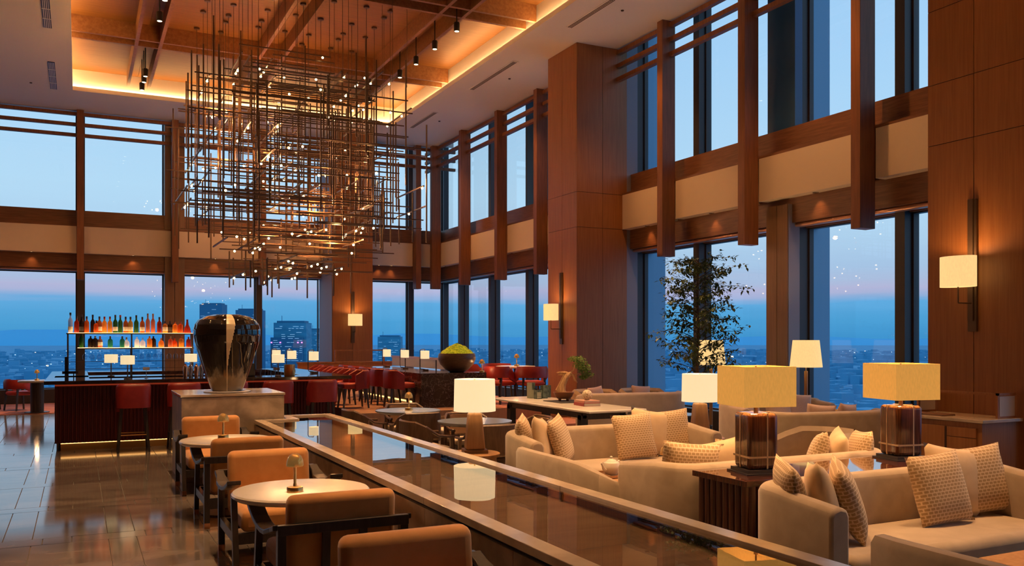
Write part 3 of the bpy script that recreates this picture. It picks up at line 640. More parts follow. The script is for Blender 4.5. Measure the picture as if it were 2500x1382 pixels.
def cushion(kind, loc, yaw, lean, roll, label, group, zseat=.43, s=1):
    o = bpy.data.objects.new('scatter_cushion', PM[kind]); col.objects.link(o)
    mt = Matrix.Rotation(yaw, 4, 'Z') @ Matrix.Rotation(R(90 - lean), 4, 'X') @ Matrix.Rotation(R(roll), 4, 'Z') @ Matrix.Scale(s, 4)
    zmin = min((mt @ v.co).z for v in PM[kind].vertices)
    o.matrix_world = Matrix.Translation((loc[0], loc[1], zseat - zmin - .012)) @ mt
    return tag(o, label, 'cushion', group)
kinds = ['cushion_pattern', 'cushion_plain', 'cushion_pattern', 'cushion_pattern', 'cushion_plain', 'cushion_pattern']
lay = [(-.95, -.25, R(58), 10, 4), (-.81, -.38, R(53), 14, -8), (-.62, -.41, R(46), 18, 6), (.31, -.36, R(-4), 16, 3), (.60, -.24, R(-9), 12, -9), (.84, -.27, R(-14), 14, 5)]
pos = ['leftmost, half hidden by the arm', 'second from the left', 'third from the left', 'large one right of the middle', 'plain one at the right end', 'rightmost']
for si, (s, where) in enumerate(zip(sofas, ['middle beige sofa', 'nearest beige sofa', 'sofa backing onto the console'])):
    flip = si == 2
    for i, (kd, (x, y_, yw, ln, rl)) in enumerate(zip(kinds, lay)):
        rz = s.rotation_euler[2]; cx = s.location.x + (x * math.cos(rz) - y_ * math.sin(rz)); cy = s.location.y + (x * math.sin(rz) + y_ * math.cos(rz))
        pp = pos[5 - i] if flip else pos[i]
        if pp.startswith('plain') : pp = 'plain one near an end'
        if flip: pp = ['rightmost', 'second from the right', 'third from the right', 'third from the left', 'second from the left', 'leftmost'][i]
        cushion(kd, (cx, cy), yw + rz, ln, rl, ('woven trapezoid pattern' if kd == 'cushion_pattern' else 'plain golden') + ' cushion on the ' + where + ', ' + pp, 'cushions on the beige sofas', .43, 1.06)

# ---- side tables and drum lamps
def side_table(label):
    t = thing('side_table', label, 'table'); build(MB().lathe([(0, .52), (.262, .52), (.27, .53), (.27, .552), (.26, .558), (0, .558)], 40), 'table_top', 'oak', t, True)
    build(MB().lathe([(.20, .45), (.235, .45), (.235, .52), (.20, .52), (.20, .45)], 32), 'apron', 'oak', t)
    for a in (45, 135, 225, 315): build(MB().bar((.21 * math.cos(R(a)), .21 * math.sin(R(a)), 0), (.21 * math.cos(R(a)), .21 * math.sin(R(a)), .52), .04), 'leg', 'oak', t)
    return t
repeat(side_table, [((3.575, 8.08, 0), R(20), 'round oak side table at the left end of the middle sofa'), ((6.52, 8.16, 0), R(20), 'round oak side table at the right end of the middle sofa')], 'round oak side tables')
def drum_lamp(label):
    t = thing('drum_lamp', label, 'lamp')
    bx('plate', 'oak_dark', t, -.12, .12, -.12, .12, 0, .035)
    b = MB(); a, q = .097, .068
    b.add([(-a, -a, .035), (a, -a, .035), (a, a, .035), (-a, a, .035), (-q, -q, .40), (q, -q, .40), (q, q, .40), (-q, q, .40)], [(0, 3, 2, 1), (4, 5, 6, 7), (0, 1, 5, 4), (1, 2, 6, 5), (2, 3, 7, 6), (3, 0, 4, 7)])
    build(b, 'body', 'oak', t, bevel=.018, seg=3); build(MB().cyl(0, 0, .40, .74, .008, n=8), 'stem', 'brass', t)
    sh = MB(); sh.lathe([(.212, .42), (.205, .742), (.201, .742), (.208, .42), (.212, .42)], 48); build(sh, 'shade', 'shade_white', t, True)
    build(MB().bar((-.2, 0, .725), (.2, 0, .725), .006), 'spider', 'bronze', t); build(MB().lathe([(0, .50), (.03, .52), (.038, .56), (.02, .61), (0, .62)], 14), 'bulb', 'bulb', t, True)
    plight('lamp_bulb', t, (0, 0, .58), 45, WARM2, .05); return t
repeat(drum_lamp, [((3.59, 8.08, .558), R(-16), 'drum shade lamp with tapered oak base beside the pool'), ((6.50, 8.16, .558), R(-16), 'drum shade lamp with tapered oak base, partly behind a gold shade')], 'drum lamps with oak bases')
# ---- rosewood console with two square lamps
co = thing('console_table', 'long glossy rosewood console with fluted ends between two sofas', 'console', (4.0, 4.53, 0))
bx('body', 'rosewood_v', co, .05, 2.15, .05, .53, 0, .71); bx('table_top', 'rosewood', co, 0, 2.2, 0, .58, .71, .75, bevel=.003)
fm = MB().lathe([(.030, 0), (.030, .71)], 12).mesh('flute', True)
for i in range(8): link('flute', fm, 'rosewood_v', co, (.045, .065 + .064 * i, 0))
for i in range(8): link('flute', fm, 'rosewood_v', co, (2.155, .065 + .064 * i, 0))
for i in range(32):
    link('flute', fm, 'rosewood_v', co, (.08 + .066 * i, .045, 0))
def square_lamp(label):
    t = thing('square_lamp', label, 'lamp')
    bx('plate', 'frame_dark', t, -.15, .15, -.15, .15, 0, .012); bx('foot', 'frame_dark', t, -.13, .13, -.13, .13, .012, .035)
    bd = bx('body', 'lamp_wood', t, -.115, .115, -.115, .115, .035, .43, bevel=.03, seg=4)
    for a in ((-.1165, .1165, -.1165, .1165, .115, .128),): bx('strap', 'strap', bd, *a)
    bx('strap', 'strap', bd, .02, .031, -.1175, .1175, .04, .4315); bx('strap', 'strap', bd, -.1175, .1175, .01, .021, .04, .4315)
    build(MB().cyl(0, 0, .43, .49, .016, n=12), 'neck', 'bronze', t); build(MB().cyl(0, 0, .43, .76, .007, n=8), 'stem', 'bronze', t)
    s_ = MB(); h0, h1, a, th = .48, .76, .20, .004
    for q in ((-a, a, -a, -a + th), (-a, a, a - th, a), (-a, -a + th, -a + th, a - th), (a - th, a, -a + th, a - th)): s_.box(*q, h0, h1)
    build(s_, 'shade', 'shade_gold', t); build(MB().bar((-.2, 0, .745), (.2, 0, .745), .006), 'spider', 'bronze', t)
    build(MB().lathe([(0, .54), (.03, .56), (.036, .60), (.02, .65), (0, .66)], 14), 'bulb', 'bulb', t, True); plight('lamp_bulb', t, (0, 0, .62), 40, WARM2, .05); return t
repeat(square_lamp, [((4.34, 4.82, .75), R(-13), 'square gold shade lamp on the near end of the rosewood console'), ((5.86, 4.85, .75), R(-12), 'square gold shade lamp on the right end of the rosewood console')], 'square gold lamps')
# ---- coffee tables
def coffee(label):
    t = thing('coffee_table', label, 'table'); bx('table_top', 'oak', t, -.43, .43, -.40, .40, .40, .45, bevel=.006)
    for sx in (-1, 1):
        for sy in (-1, 1): build(MB().box(sx * .40 - .035, sx * .40 + .035, sy * .35 - .035, sy * .35 + .035, 0, .40), 'leg', 'oak', t)
    bx('lower_shelf', 'oak_dark', t, -.36, .36, -.31, .31, .10, .13); return t
repeat(coffee, [((4.68, 6.62, 0), 0, 'oak coffee table with a white teapot among the middle sofas'), ((5.05, 2.9, 0), 0, 'oak coffee table just entering at the bottom right corner')], 'oak coffee tables')
tr = thing('serving_tray', 'small wooden tray under the white teapot', 'tray', (4.39, 6.76, .45)); bx('base', 'oak_dark', tr, -.13, .13, -.16, .16, 0, .01)
for a in ((-.13, -.12, -.16, .16), (.12, .13, -.16, .16), (-.12, .12, -.16, -.15), (-.12, .12, .15, .16)): bx('edge', 'oak', tr, *a, .01, .03)
tp = thing('teapot', 'white porcelain teapot on the wooden coffee table', 'teapot', (4.37, 6.76, .46), R(200))
build(MB().lathe([(0, 0), (.05, 0), (.055, .01), (.082, .05), (.088, .08), (.075, .115), (.045, .128), (0, .13)], 28), 'body', 'white_china', tp, True)
lid = build(MB().lathe([(.05, .126), (.04, .14), (.012, .15), (.012, .16), (.014, .168), (0, .175)], 20), 'lid', 'white_china', tp, True)
build(MB().tube([(.07, 0, .05), (.11, 0, .07), (.135, 0, .11), (.15, 0, .125)], .014, 8, .008), 'spout', 'white_china', tp, True)
build(MB().tube([(-.075, 0, .105), (-.115, 0, .12), (-.135, 0, .09), (-.12, 0, .055), (-.08, 0, .045)], .008, 8), 'handle', 'white_china', tp, True)

# ================================================================== BAR
ba = thing('bar_counter', 'long dark bar counter with red ribbed front and brass kick', 'bar', (-.46, 14.78, 0))
BW, BD, BZ = 4.70, 4.5, 1.075
for a in [(0, BW, 0, .72), (0, .62, .722, BD), (BW - .72, BW, .722, BD), (.622, BW - .722, BD - .7, BD)]: bx('counter_slab', 'bar_top', ba, *a, BZ - .055, BZ, bevel=.004)
body = MB().box(.14, BW - .25, .17, .62, .12, BZ - .055).box(.14, .55, .62, BD - .1, .12, BZ - .055).box(BW - .6, BW - .25, .62, BD - .1, .12, BZ - .055).box(.55, BW - .6, BD - .55, BD - .1, .12, BZ - .055)
build(body, 'body', 'bar_red', ba)
rb = MB()
for i in range(78): rb.lathe([(.020, .12), (.020, BZ - .10)], 6, .165 + i * .0545, .168)
o = build(rb, 'ribbing', 'bar_red', ba, True); o['kind'] = 'stuff'
bx('glow_band', 'bar_glow', ba, .14, BW - .25, .14, .168, BZ - .085, BZ - .06)
bx('kick_plate', 'brass', ba, .20, BW - .3, .24, .26, 0, .12); bx('kick_light', 'kick_led', ba, .22, BW - .32, .20, .212, .105, .118); bx('kick_plate', 'brass', ba, .20, .22, .24, BD - .2, 0, .12)
for x in (1.0, 2.6, 4.0): bx('kick_bracket', 'brass', ba, x, x + .03, .19, .25, 0, .16)
ft = thing('bar_post', 'dark post with a crossbar at the left end of the bar', 'post', (-.16, 14.98, BZ)); build(MB().box(-.025, .025, -.02, .02, 0, .36), 'post', 'mirror_black', ft); bx('crossbar', 'mirror_black', ft, -.06, .16, -.02, .02, .10, .14); bx('prop', 'mirror_black', ft, .09, .105, -.01, .01, 0, .10)
# back island and bottle shelf
isl = thing('back_bar', 'dark low back bar under the lit bottle shelf', 'bar', (-.35, 16.15, 0)); bx('body', 'bar_red', isl, .03, 2.47, .03, .67, 0, 1.035); bx('counter_slab', 'bar_top', isl, 0, 2.5, 0, .7, 1.035, 1.075)
bs = thing('bottle_shelf', 'slim bronze bottle rack with two lit shelves behind the bar', 'shelf', (-.17, 16.5, 1.075))
for x in (.012, 1.0, 2.0):
    for y_ in (.02, .26): build(MB().box(x - .012, x + .012, y_ - .012, y_ + .012, 0, .735 if y_ < .1 or x != 1.0 else .48), 'upright', 'bronze', bs)
for z, x0 in ((.715, -.01), (.46, .14)):
    s_ = bx('shelf_board', 'bronze', bs, x0, 2.02, 0, .28, z, z + .02); bx('light_strip', 'shelf_led', s_, x0 + .02, 2.0, .01, .27, z + .02, z + .024)
bx('glass_rail', 'bronze', bs, .02, 2.0, .02, .03, .12, .128); bx('glass_rail', 'bronze', bs, .02, 2.0, .24, .25, .24, .248)
prof_b = {'whisky': [(0, 0), (.038, 0), (.04, .01), (.04, .16), (.034, .19), (.014, .215), (.013, .27), (0, .27)],
          'wine': [(0, 0), (.037, 0), (.038, .01), (.038, .18), (.030, .205), (.014, .235), (.013, .30), (0, .30)],
          'squat': [(0, 0), (.042, 0), (.044, .01), (.044, .12), (.036, .15), (.014, .165), (.014, .20), (0, .20)],
          'flask': [(0, 0), (.045, 0), (.052, .03), (.054, .07), (.044, .11), (.018, .135), (.014, .18), (0, .18)],
          'tall': [(0, 0), (.034, 0), (.036, .01), (.036, .20), (.028, .23), (.013, .26), (.012, .33), (0, .33)],
          'decanter': [(0, 0), (.062, 0), (.066, .012), (.05, .09), (.024, .15), (.016, .22), (.02, .245), (0, .245)]}
bcache = {}
def bottle(kind, c, x, y_, z, label, cap='dark', lab=True, s=1.0):
    key = (kind, c)
    if key not in bcache: bcache[key] = MB().lathe([(r * s, h * s) for r, h in prof_b[kind]], 14).mesh('bottle', True)
    t = thing('bottle', label, 'bottle', (x, y_, z), rnd.uniform(-.5, .5), 'bottles on the lit shelf')
    link('glass_body', bcache[key], 'bottle_' + c, t)
    h = prof_b[kind][-1][1] * s; build(MB().cyl(0, 0, h - .03, h + .012, .0155 * s, n=10), 'cap', {'dark': 'frame_dark', 'red': 'book_red', 'gold': 'brass', 'wood': 'oak', 'clear': 'glassware'}[cap], t)
    if lab:
        r_ = prof_b[kind][2][0] * s + .0008; build(MB().lathe([(r_, .035), (r_, .105 * s)], 14), 'paper_label', 'paper' if c != 'dark' else 'slate', t)
cn = dict(amber='amber', honey='honey gold', green='dark green', teal='teal', dark='black', red='red brown', clearb='clear', rose='copper coloured', greyb='pale grey')
up = [(215, 'tall', 'greyb', 'dark', 1), (315, 'whisky', 'red', 'dark', 0), (395, 'wine', 'dark', 'dark', 1), (480, 'whisky', 'amber', 'dark', 0), (580, 'wine', 'dark', 'dark', 0), (640, 'squat', 'amber', 'dark', 0), (690, 'whisky', 'amber', 'dark', 1), (775, 'whisky', 'honey', 'red', 0), (865, 'whisky', 'honey', 'red', 0),
      (955, 'wine', 'green', 'dark', 1), (1042, 'wine', 'green', 'red', 0), (1130, 'whisky', 'amber', 'dark', 1), (1212, 'whisky', 'honey', 'dark', 1), (1315, 'wine', 'green', 'dark', 0), (1415, 'whisky', 'amber', 'dark', 1), (1510, 'tall', 'rose', 'wood', 0), (1605, 'tall', 'rose', 'wood', 0), (1712, 'whisky', 'red', 'dark', 0), (1812, 'squat', 'honey', 'dark', 1), (1905, 'squat', 'dark', 'dark', 1), (1990, 'squat', 'honey', 'clear', 0), (2085, 'squat', 'amber', 'clear', 0), (2215, 'decanter', 'red', 'clear', 0)]
lo = [(392, 'tall', 'green', 'dark', 0), (545, 'squat', 'dark', 'dark', 1), (620, 'squat', 'dark', 'gold', 0), (700, 'squat', 'rose', 'red', 1), (872, 'squat', 'teal', 'dark', 0), (1072, 'squat', 'teal', 'dark', 0), (1145, 'flask', 'clearb', 'gold', 0), (1325, 'squat', 'clearb', 'clear', 0), (1420, 'flask', 'clearb', 'clear', 0), (1540, 'squat', 'honey', 'clear', 0), (1612, 'squat', 'dark', 'dark', 1), (1745, 'flask', 'honey', 'clear', 0), (1908, 'squat', 'rose', 'gold', 0), (1985, 'flask', 'amber', 'clear', 0), (2100, 'squat', 'honey', 'clear', 1), (2230, 'squat', 'red', 'clear', 0)]
onum = ['first', 'second', 'third', 'fourth', 'fifth', 'sixth', 'seventh', 'eighth', 'ninth', 'tenth', 'eleventh', 'twelfth', 'thirteenth', 'fourteenth', 'fifteenth', 'sixteenth', 'seventeenth', 'eighteenth', 'nineteenth', 'twentieth', 'twenty-first', 'twenty-second', 'twenty-third']
for row, z, wn_ in ((up, 1.814, 'upper'), (lo, 1.559, 'lower')):
    for i, (x, kd, c_, cap, lb) in enumerate(row):
        nm = {'decanter': 'decanter', 'flask': 'round bottle', 'tall': 'tall bottle', 'squat': 'short bottle', 'wine': 'long neck bottle', 'whisky': 'spirit bottle'}[kd]
        if z < 1.7 and kd == 'tall': kd = 'whisky'
        bottle(kd, c_, -.17 + (x - 160) / 2145 * 2.01, 16.60 + (.06 if i % 3 == 1 else 0), z, '%s %s, %s from the left on the %s bar shelf' % (cn[c_], nm, onum[i], wn_), cap, bool(lb), 1.0 if z > 1.7 else .93)
# stemware hanging under the lower shelf
wg = MB().lathe([(.034, 0), (.034, -.003), (.004, -.006), (.004, -.075), (.02, -.085), (.036, -.11), (.038, -.14), (.030, -.175), (.028, -.175), (.036, -.14), (.034, -.112), (.018, -.09), (0, -.08)], 14).mesh('wine_glass', True)
for i in range(17):
    o = link('wine_glass', wg, 'glassware', None, (.10 + i * .112, 16.60 + (.03 if i % 2 else 0), 1.533)); tag(o, 'clear stemmed glass hanging under the bar shelf, %s from the left' % onum[i], 'glass', 'glasses hanging under the bar shelf')
# bar lamps
def bar_lamp(label):
    t = thing('bar_lamp', label, 'lamp'); build(MB().lathe([(0, 0), (.055, 0), (.055, .012), (.01, .02), (0, .02)], 16), 'base', 'bronze', t); build(MB().cyl(0, 0, .015, .36, .009, n=8), 'stem', 'bronze', t)
    build(MB().lathe([(.105, .23), (.105, .37), (.102, .37), (.102, .23), (.105, .23)], 28), 'shade', 'shade_white', t, True); plight('lamp_bulb', t, (0, 0, .31), 3.5, WARM2, .03); return t
repeat(bar_lamp, [((.70, 15.1, 1.075), 0, 'bar lamp with cream shade on the bar, left of the urn'), ((.50, 16.32, 1.075), 0, 'bar lamp with cream shade behind the left part of the bottle rack'), ((1.78, 16.34, 1.075), 0, 'bar lamp with cream shade at the right end of the bottle rack'),
                  ((3.05, 15.1, 1.075), 0, 'bar lamp with cream shade beside the glass water jugs')], 'small lamps on the bar')
def arm_lamp(label):
    t = thing('arm_lamp', label, 'lamp'); bx('base', 'bronze', t, -.06, .06, -.05, .05, 0, .03)
    build(MB().tube([(0, 0, .03), (-.09, 0, .04), (-.105, 0, .08), (-.105, 0, .40), (-.085, 0, .425), (0, 0, .43)], .007, 8), 'arm', 'wire_black', t, True); build(MB().cyl(0, 0, .38, .43, .006, n=6), 'stem', 'wire_black', t)
    build(MB().lathe([(.088, .24), (.088, .40), (.085, .40), (.085, .24), (.088, .24)], 28), 'shade', 'shade_white', t, True); plight('lamp_bulb', t, (0, 0, .33), 3.2, WARM2, .03); return t
repeat(arm_lamp, [((3.9, 16.1, 1.075), 0, 'arched arm lamp nearest the right edge of the bar'), ((3.78, 17.4, 1.075), 0, 'arched arm lamp in the middle of the bar side'), ((3.75, 18.75, 1.075), 0, 'arched arm lamp farthest along the bar side'),
                  ((6.2, 16.4, 1.075), 0, 'arched arm lamp on the marble counter, nearest the moss bowl'), ((6.2, 17.6, 1.075), 0, 'arched arm lamp in the middle of the marble counter'), ((6.2, 18.8, 1.075), 0, 'arched arm lamp at the far end of the marble counter')], 'arched arm lamps on the counters')
# equipment beside the urn
cm = thing('coffee_grinder', 'tall coffee grinder with a flared copper hopper behind the urn', 'grinder', (2.62, 15.35, 1.075)); build(MB().box(-.08, .08, -.08, .08, 0, .22), 'body', 'mirror_black', cm, bevel=.01); build(MB().lathe([(0, .24), (.045, .24), (.05, .26), (.085, .38), (.09, .48), (.086, .49), (0, .49)], 24), 'hopper', 'copper', cm, True); build(MB().cyl(0, 0, .22, .245, .05, n=20), 'collar', 'steel', cm)
em = thing('espresso_machine', 'shiny espresso machine standing on the bar right of the urn', 'machine', (2.30, 15.55, 1.075)); bx('body', 'steel', em, -.2, .2, -.14, .16, .05, .2, bevel=.01); bx('drip_tray', 'mirror_black', em, -.2, .2, -.18, .16, 0, .05); 
for i in range(3): build(MB().cyl(-.12 + .12 * i, -.14, .08, .14, .028, n=14), 'group_head', 'brass', em)
for i in range(7):
    o = tag(link('tumbler', MB().lathe([(0, 0), (.03, 0), (.036, .12), (.033, .12), (.028, .006), (0, .006)], 14).mesh('tumbler', True), 'glassware', None, (2.75 + .085 * i, 15.2 + .07 * (i % 2), 1.075)), 'clear tumbler in the row beside the grinder, %s from the left' % onum[i], 'glass', 'tumblers on the bar')
for i in range(8):
    o = tag(link('shaker', MB().lathe([(0, 0), (.034, 0), (.042, .15), (.03, .19), (.014, .20), (.014, .225), (0, .23)], 14).mesh('shaker', True), 'steel' if i % 2 else 'copper', None, (1.58 + .085 * i, 15.25 + .08 * (i % 2), 1.075)), '%s cocktail shaker left of the urn, %s from the left' % ('silver' if i % 2 else 'copper', onum[i]), 'shaker', 'cocktail shakers on the bar')
pot = thing('ice_bucket', 'brass ribbed bucket standing right under the bar lamp', 'bucket', (3.22, 15.0, 1.075)); build(MB().lathe([(0, 0), (.085, 0), (.09, .01), (.09, .2), (.086, .2), (.082, .012), (0, .012)], 24), 'wall', 'brass', pot, True)
sg = thing('menu_stand', 'small white card on a thin stand on the bar', 'sign', (.98, 15.2, 1.075)); build(MB().lathe([(0, 0), (.03, 0), (.03, .006), (.004, .01), (.004, .13), (0, .13)], 12), 'stand', 'steel', sg); bx('card', 'paper', sg, -.05, .05, -.003, .003, .13, .18)
# ---- bar stools and red chairs
def stool(label):                                      # faces +Y, seat high
    t = thing('bar_stool', label, 'stool')
    bx('seat', 'red_leather', t, -.20, .20, -.14, .25, .66, .75, bevel=.03, seg=3)
    pth = [(-.215, .02, .90), (-.215, -.09)] + arc(-.115, -.10, .10, 180, 270, 5) + arc(.115, -.10, .10, 270, 360, 5) + [(.215, -.09), (.215, .02, .90)]
    pth = [(p[0], p[1], p[2] if len(p) > 2 else 1) for p in pth]
    build(MB().sweep(pth, [(-.025, .67), (-.028, .98), (-.015, 1.02), (0, 1.03), (.015, 1.02), (.028, .98), (.025, .67)]), 'backrest', 'red_leather', t, True)
    for sx in (-1, 1):
        build(MB().bar((sx * .215, -.16, 0), (sx * .165, -.10, .68), .03, .03, .042), 'leg', 'black_wood', t); build(MB().bar((sx * .21, .26, 0), (sx * .165, .20, .68), .03, .03, .042), 'leg', 'black_wood', t)
    fr = build(MB().tube([(-.19, -.14, .26), (.19, -.14, .26)], .009, 8), 'footrest', 'brass', t); build(MB().tube([(-.19, .24, .26), (.19, .24, .26)], .009, 8), 'footrest', 'brass', t)
    for sx in (-1, 1): build(MB().tube([(sx * .195, -.14, .26), (sx * .195, .24, .26)], .009, 8), 'footrest', 'brass', t)
    return t
repeat(stool, [((.75, 14.47, 0), 0, 'dark red leather bar stool at the left end of the bar'), ((1.47, 14.47, 0), 0, 'dark red leather bar stool half hidden left of the pedestal'), ((2.19, 14.47, 0), 0, 'dark red leather bar stool hidden behind urn and pedestal'),
               ((2.91, 14.47, 0), 0, 'dark red leather bar stool just right of the pedestal'), ((3.63, 14.47, 0), 0, 'dark red leather bar stool at the right end of the bar')], 'bar stools along the front of the bar')
def redchair(label):                                   # faces +X, on the platform
    t = thing('red_chair', label, 'chair')
    bx('seat', 'red_leather_lit', t, -.16, .28, -.21, .21, .36, .46, bevel=.035, seg=3)
    pth = [(.05, .225, .88), (-.09, .225)] + arc(-.10, .115, .11, 90, 180, 5) + arc(-.10, -.115, .11, 180, 270, 5) + [(-.09, -.225), (.05, -.225, .88)]
    pth = [(p[0], p[1], p[2] if len(p) > 2 else 1) for p in pth]
    build(MB().sweep(pth, [(-.025, .36), (-.03, .64), (-.02, .685), (0, .70), (.02, .685), (.03, .64), (.025, .36)]), 'backrest', 'red_leather', t, True)
    build(MB().sweep([(p[0] * 1.0 + .0, p[1], p[2]) for p in pth[1:-1]], [(-.004, .694), (0, .712), (.004, .694)]), 'piping', 'red_leather_lit', t, True)
    for sx, x0 in ((-.16, -.20), (.22, .27)):
        for sy in (-1, 1): build(MB().bar((x0, sy * .20, 0), (sx, sy * .16, .38), .026, .026, .045), 'leg', 'black_wood', t)
    return t
sp = [((4.58, [15.75, 16.6, 17.4, 18.2, 19.0][i], .44), math.pi, 'red leather low chair on the right side of the bar, ' + ['nearest to us', 'second', 'third', 'fourth', 'farthest'][i]) for i in range(5)]
sp += [((5.32, [15.5, 16.3, 17.1, 17.9, 18.65][i], .44), 0, 'red leather chair backed towards us at the marble counter, ' + ['nearest to us', 'second', 'third', 'fourth', 'farthest'][i]) for i in range(5)]
repeat(redchair, sp, 'red chairs around bar and counter')
def tub(label, m='red_leather'):                       # faces +X, low open tub chair
    t = thing('tub_chair', label, 'chair'); bx('seat', 'red_leather_lit', t, -.22, .25, -.24, .24, .36, .46, bevel=.05, seg=3)
    pth = [(.16, .285, .80), (.0, .30, .92)] + [(p[0], p[1], 1) for p in arc(-.02, 0, .30, 95, 265, 12)] + [(.0, -.30, .92), (.16, -.285, .80)]
    build(MB().sweep([(p[0], p[1], p[2]) for p in pth], [(-.022, .52), (-.028, .68), (0, .74), (.028, .68), (.022, .52)]), 'backrest', m, t, True)
    for sx, x0 in ((-.18, -.23), (.20, .25)):
        for sy in (-1, 1): build(MB().bar((x0, sy * .24, 0), (sx, sy * .21, .54), .028, .028, .04), 'leg', 'black_wood', t)
    return t
repeat(tub, [((7.40, 15.45, .44), R(20), 'red tub chair right behind the dark marble counter, nearest'), ((7.45, 16.6, .44), R(-30), 'red tub chair behind the marble counter, second row'), ((7.92, 15.12, .44), R(80), 'red tub chair with its back to us beside the small green vases'), ((8.1, 17.0, .44), R(-100), 'red tub chair just left of the big pillar'),
             ((-1.25, 23.9, .012), R(35), 'dark red tub chair at the far left window'), ((-2.0, 24.5, .012), R(20), 'dark red tub chair beyond, at the left picture edge')], 'red tub chairs')
tb = thing('pale_table', 'pale stone table among the red tub chairs', 'table', (8.0, 15.95, .44)); build(MB().lathe([(0, .68), (.40, .68), (.41, .70), (.40, .72), (0, .72)], 36), 'table_top', 'marble', tb, True); build(MB().cyl(0, 0, .01, .68, .035), 'stem', 'black_wood', tb); build(MB().cyl(0, 0, 0, .02, .22), 'base', 'black_wood', tb)
tb = thing('window_table', 'dark round table with pale top at the far left window', 'table', (-.85, 22.95, .012)); build(MB().lathe([(0, .70), (.38, .70), (.40, .72), (.39, .748), (0, .748)], 36), 'table_top', 'grey_top', tb, True); build(MB().cyl(0, 0, .01, .70, .14), 'stem', 'black_wood', tb); build(MB().cyl(0, 0, 0, .02, .26), 'base', 'black_wood', tb)
# ---- dark marble counter with moss bowl
mc = thing('marble_counter', 'dark brown veined marble counter carrying the moss bowl', 'counter', (5.64, 15.1, .44))
bx('front_slab', 'dark_marble', mc, 0, 1.31, 0, .5, 0, .60); bx('counter_top', 'dark_marble', mc, -.0, 1.31, 0, 4.6, .60, .635); bx('body', 'dark_marble', mc, .25, 1.25, .5, 4.55, .0, .60); bx('kick_light', 'kick_led', mc, .225, .24, .52, 4.5, .02, .05)
gs = thing('glass_screen', 'low glass screen with copper rail along the counter', 'screen', (6.62, 15.9, 1.075)); 
for i in range(4): bx('glass_panel', 'linen_screen', gs, -.006, .006, i * .95 + .02, i * .95 + .91, .02, .20); build(MB().box(-.01, .01, i * .95, i * .95 + .02, 0, .25), 'upright', 'wire_black', gs)
bx('rail', 'copper_trim', gs, -.012, .012, 0, 3.8, .20, .25)
bo_ = thing('moss_bowl', 'wide dark clay bowl heaped with bright green moss', 'bowl', (6.50, 15.47, 1.075)); build(MB().lathe([(0, 0), (.13, 0), (.22, .05), (.32, .15), (.362, .25), (.358, .32), (.345, .36), (.335, .355), (.33, .3), (0, .28)], 48), 'bowl', 'bowl_clay', bo_, True)
ms = MB(); rr2 = random.Random(3); n_, m_ = 48, 16; vs_ = []; fs = []
for i in range(m_ + 1):
    for j in range(n_):
        f = i / m_; a = 2 * math.pi * j / n_; h = .35 + .19 * (1 - f ** 1.5); b_ = .016 * (math.sin(9 * a + 13 * f) * math.cos(17 * f + 5 * a) + rr2.uniform(-.8, .8)) * (1 - f ** 6)
        vs_.append((.333 * f * math.cos(a) * (1 + b_), .333 * f * math.sin(a) * (1 + b_), h + b_))
for i in range(m_):
    for j in range(n_): fs.append((i * n_ + j, i * n_ + (j + 1) % n_, (i + 1) * n_ + (j + 1) % n_, (i + 1) * n_ + j))
o = build(ms.add(vs_, fs), 'moss', 'moss', bo_, True); o['kind'] = 'stuff'
# ---- booth rail by the far pillar and partition
bo2 = thing('booth', 'low timber booth wall in front of the far pillar', 'partition', (5.2, 23.2, .44)); bx('panel', 'panel_wood', bo2, 0, 2.6, 0, .1, 0, .62); bx('cap', 'beam_wood', bo2, -.02, 2.62, -.02, .12, .62, .66)
bx('upper_rail', 'beam_wood', bo2, 1.0, 2.4, .03, .07, .95, .98)
for x in (1.0, 2.36): bx('upright', 'beam_wood', bo2, x, x + .04, .03, .07, .66, .95)

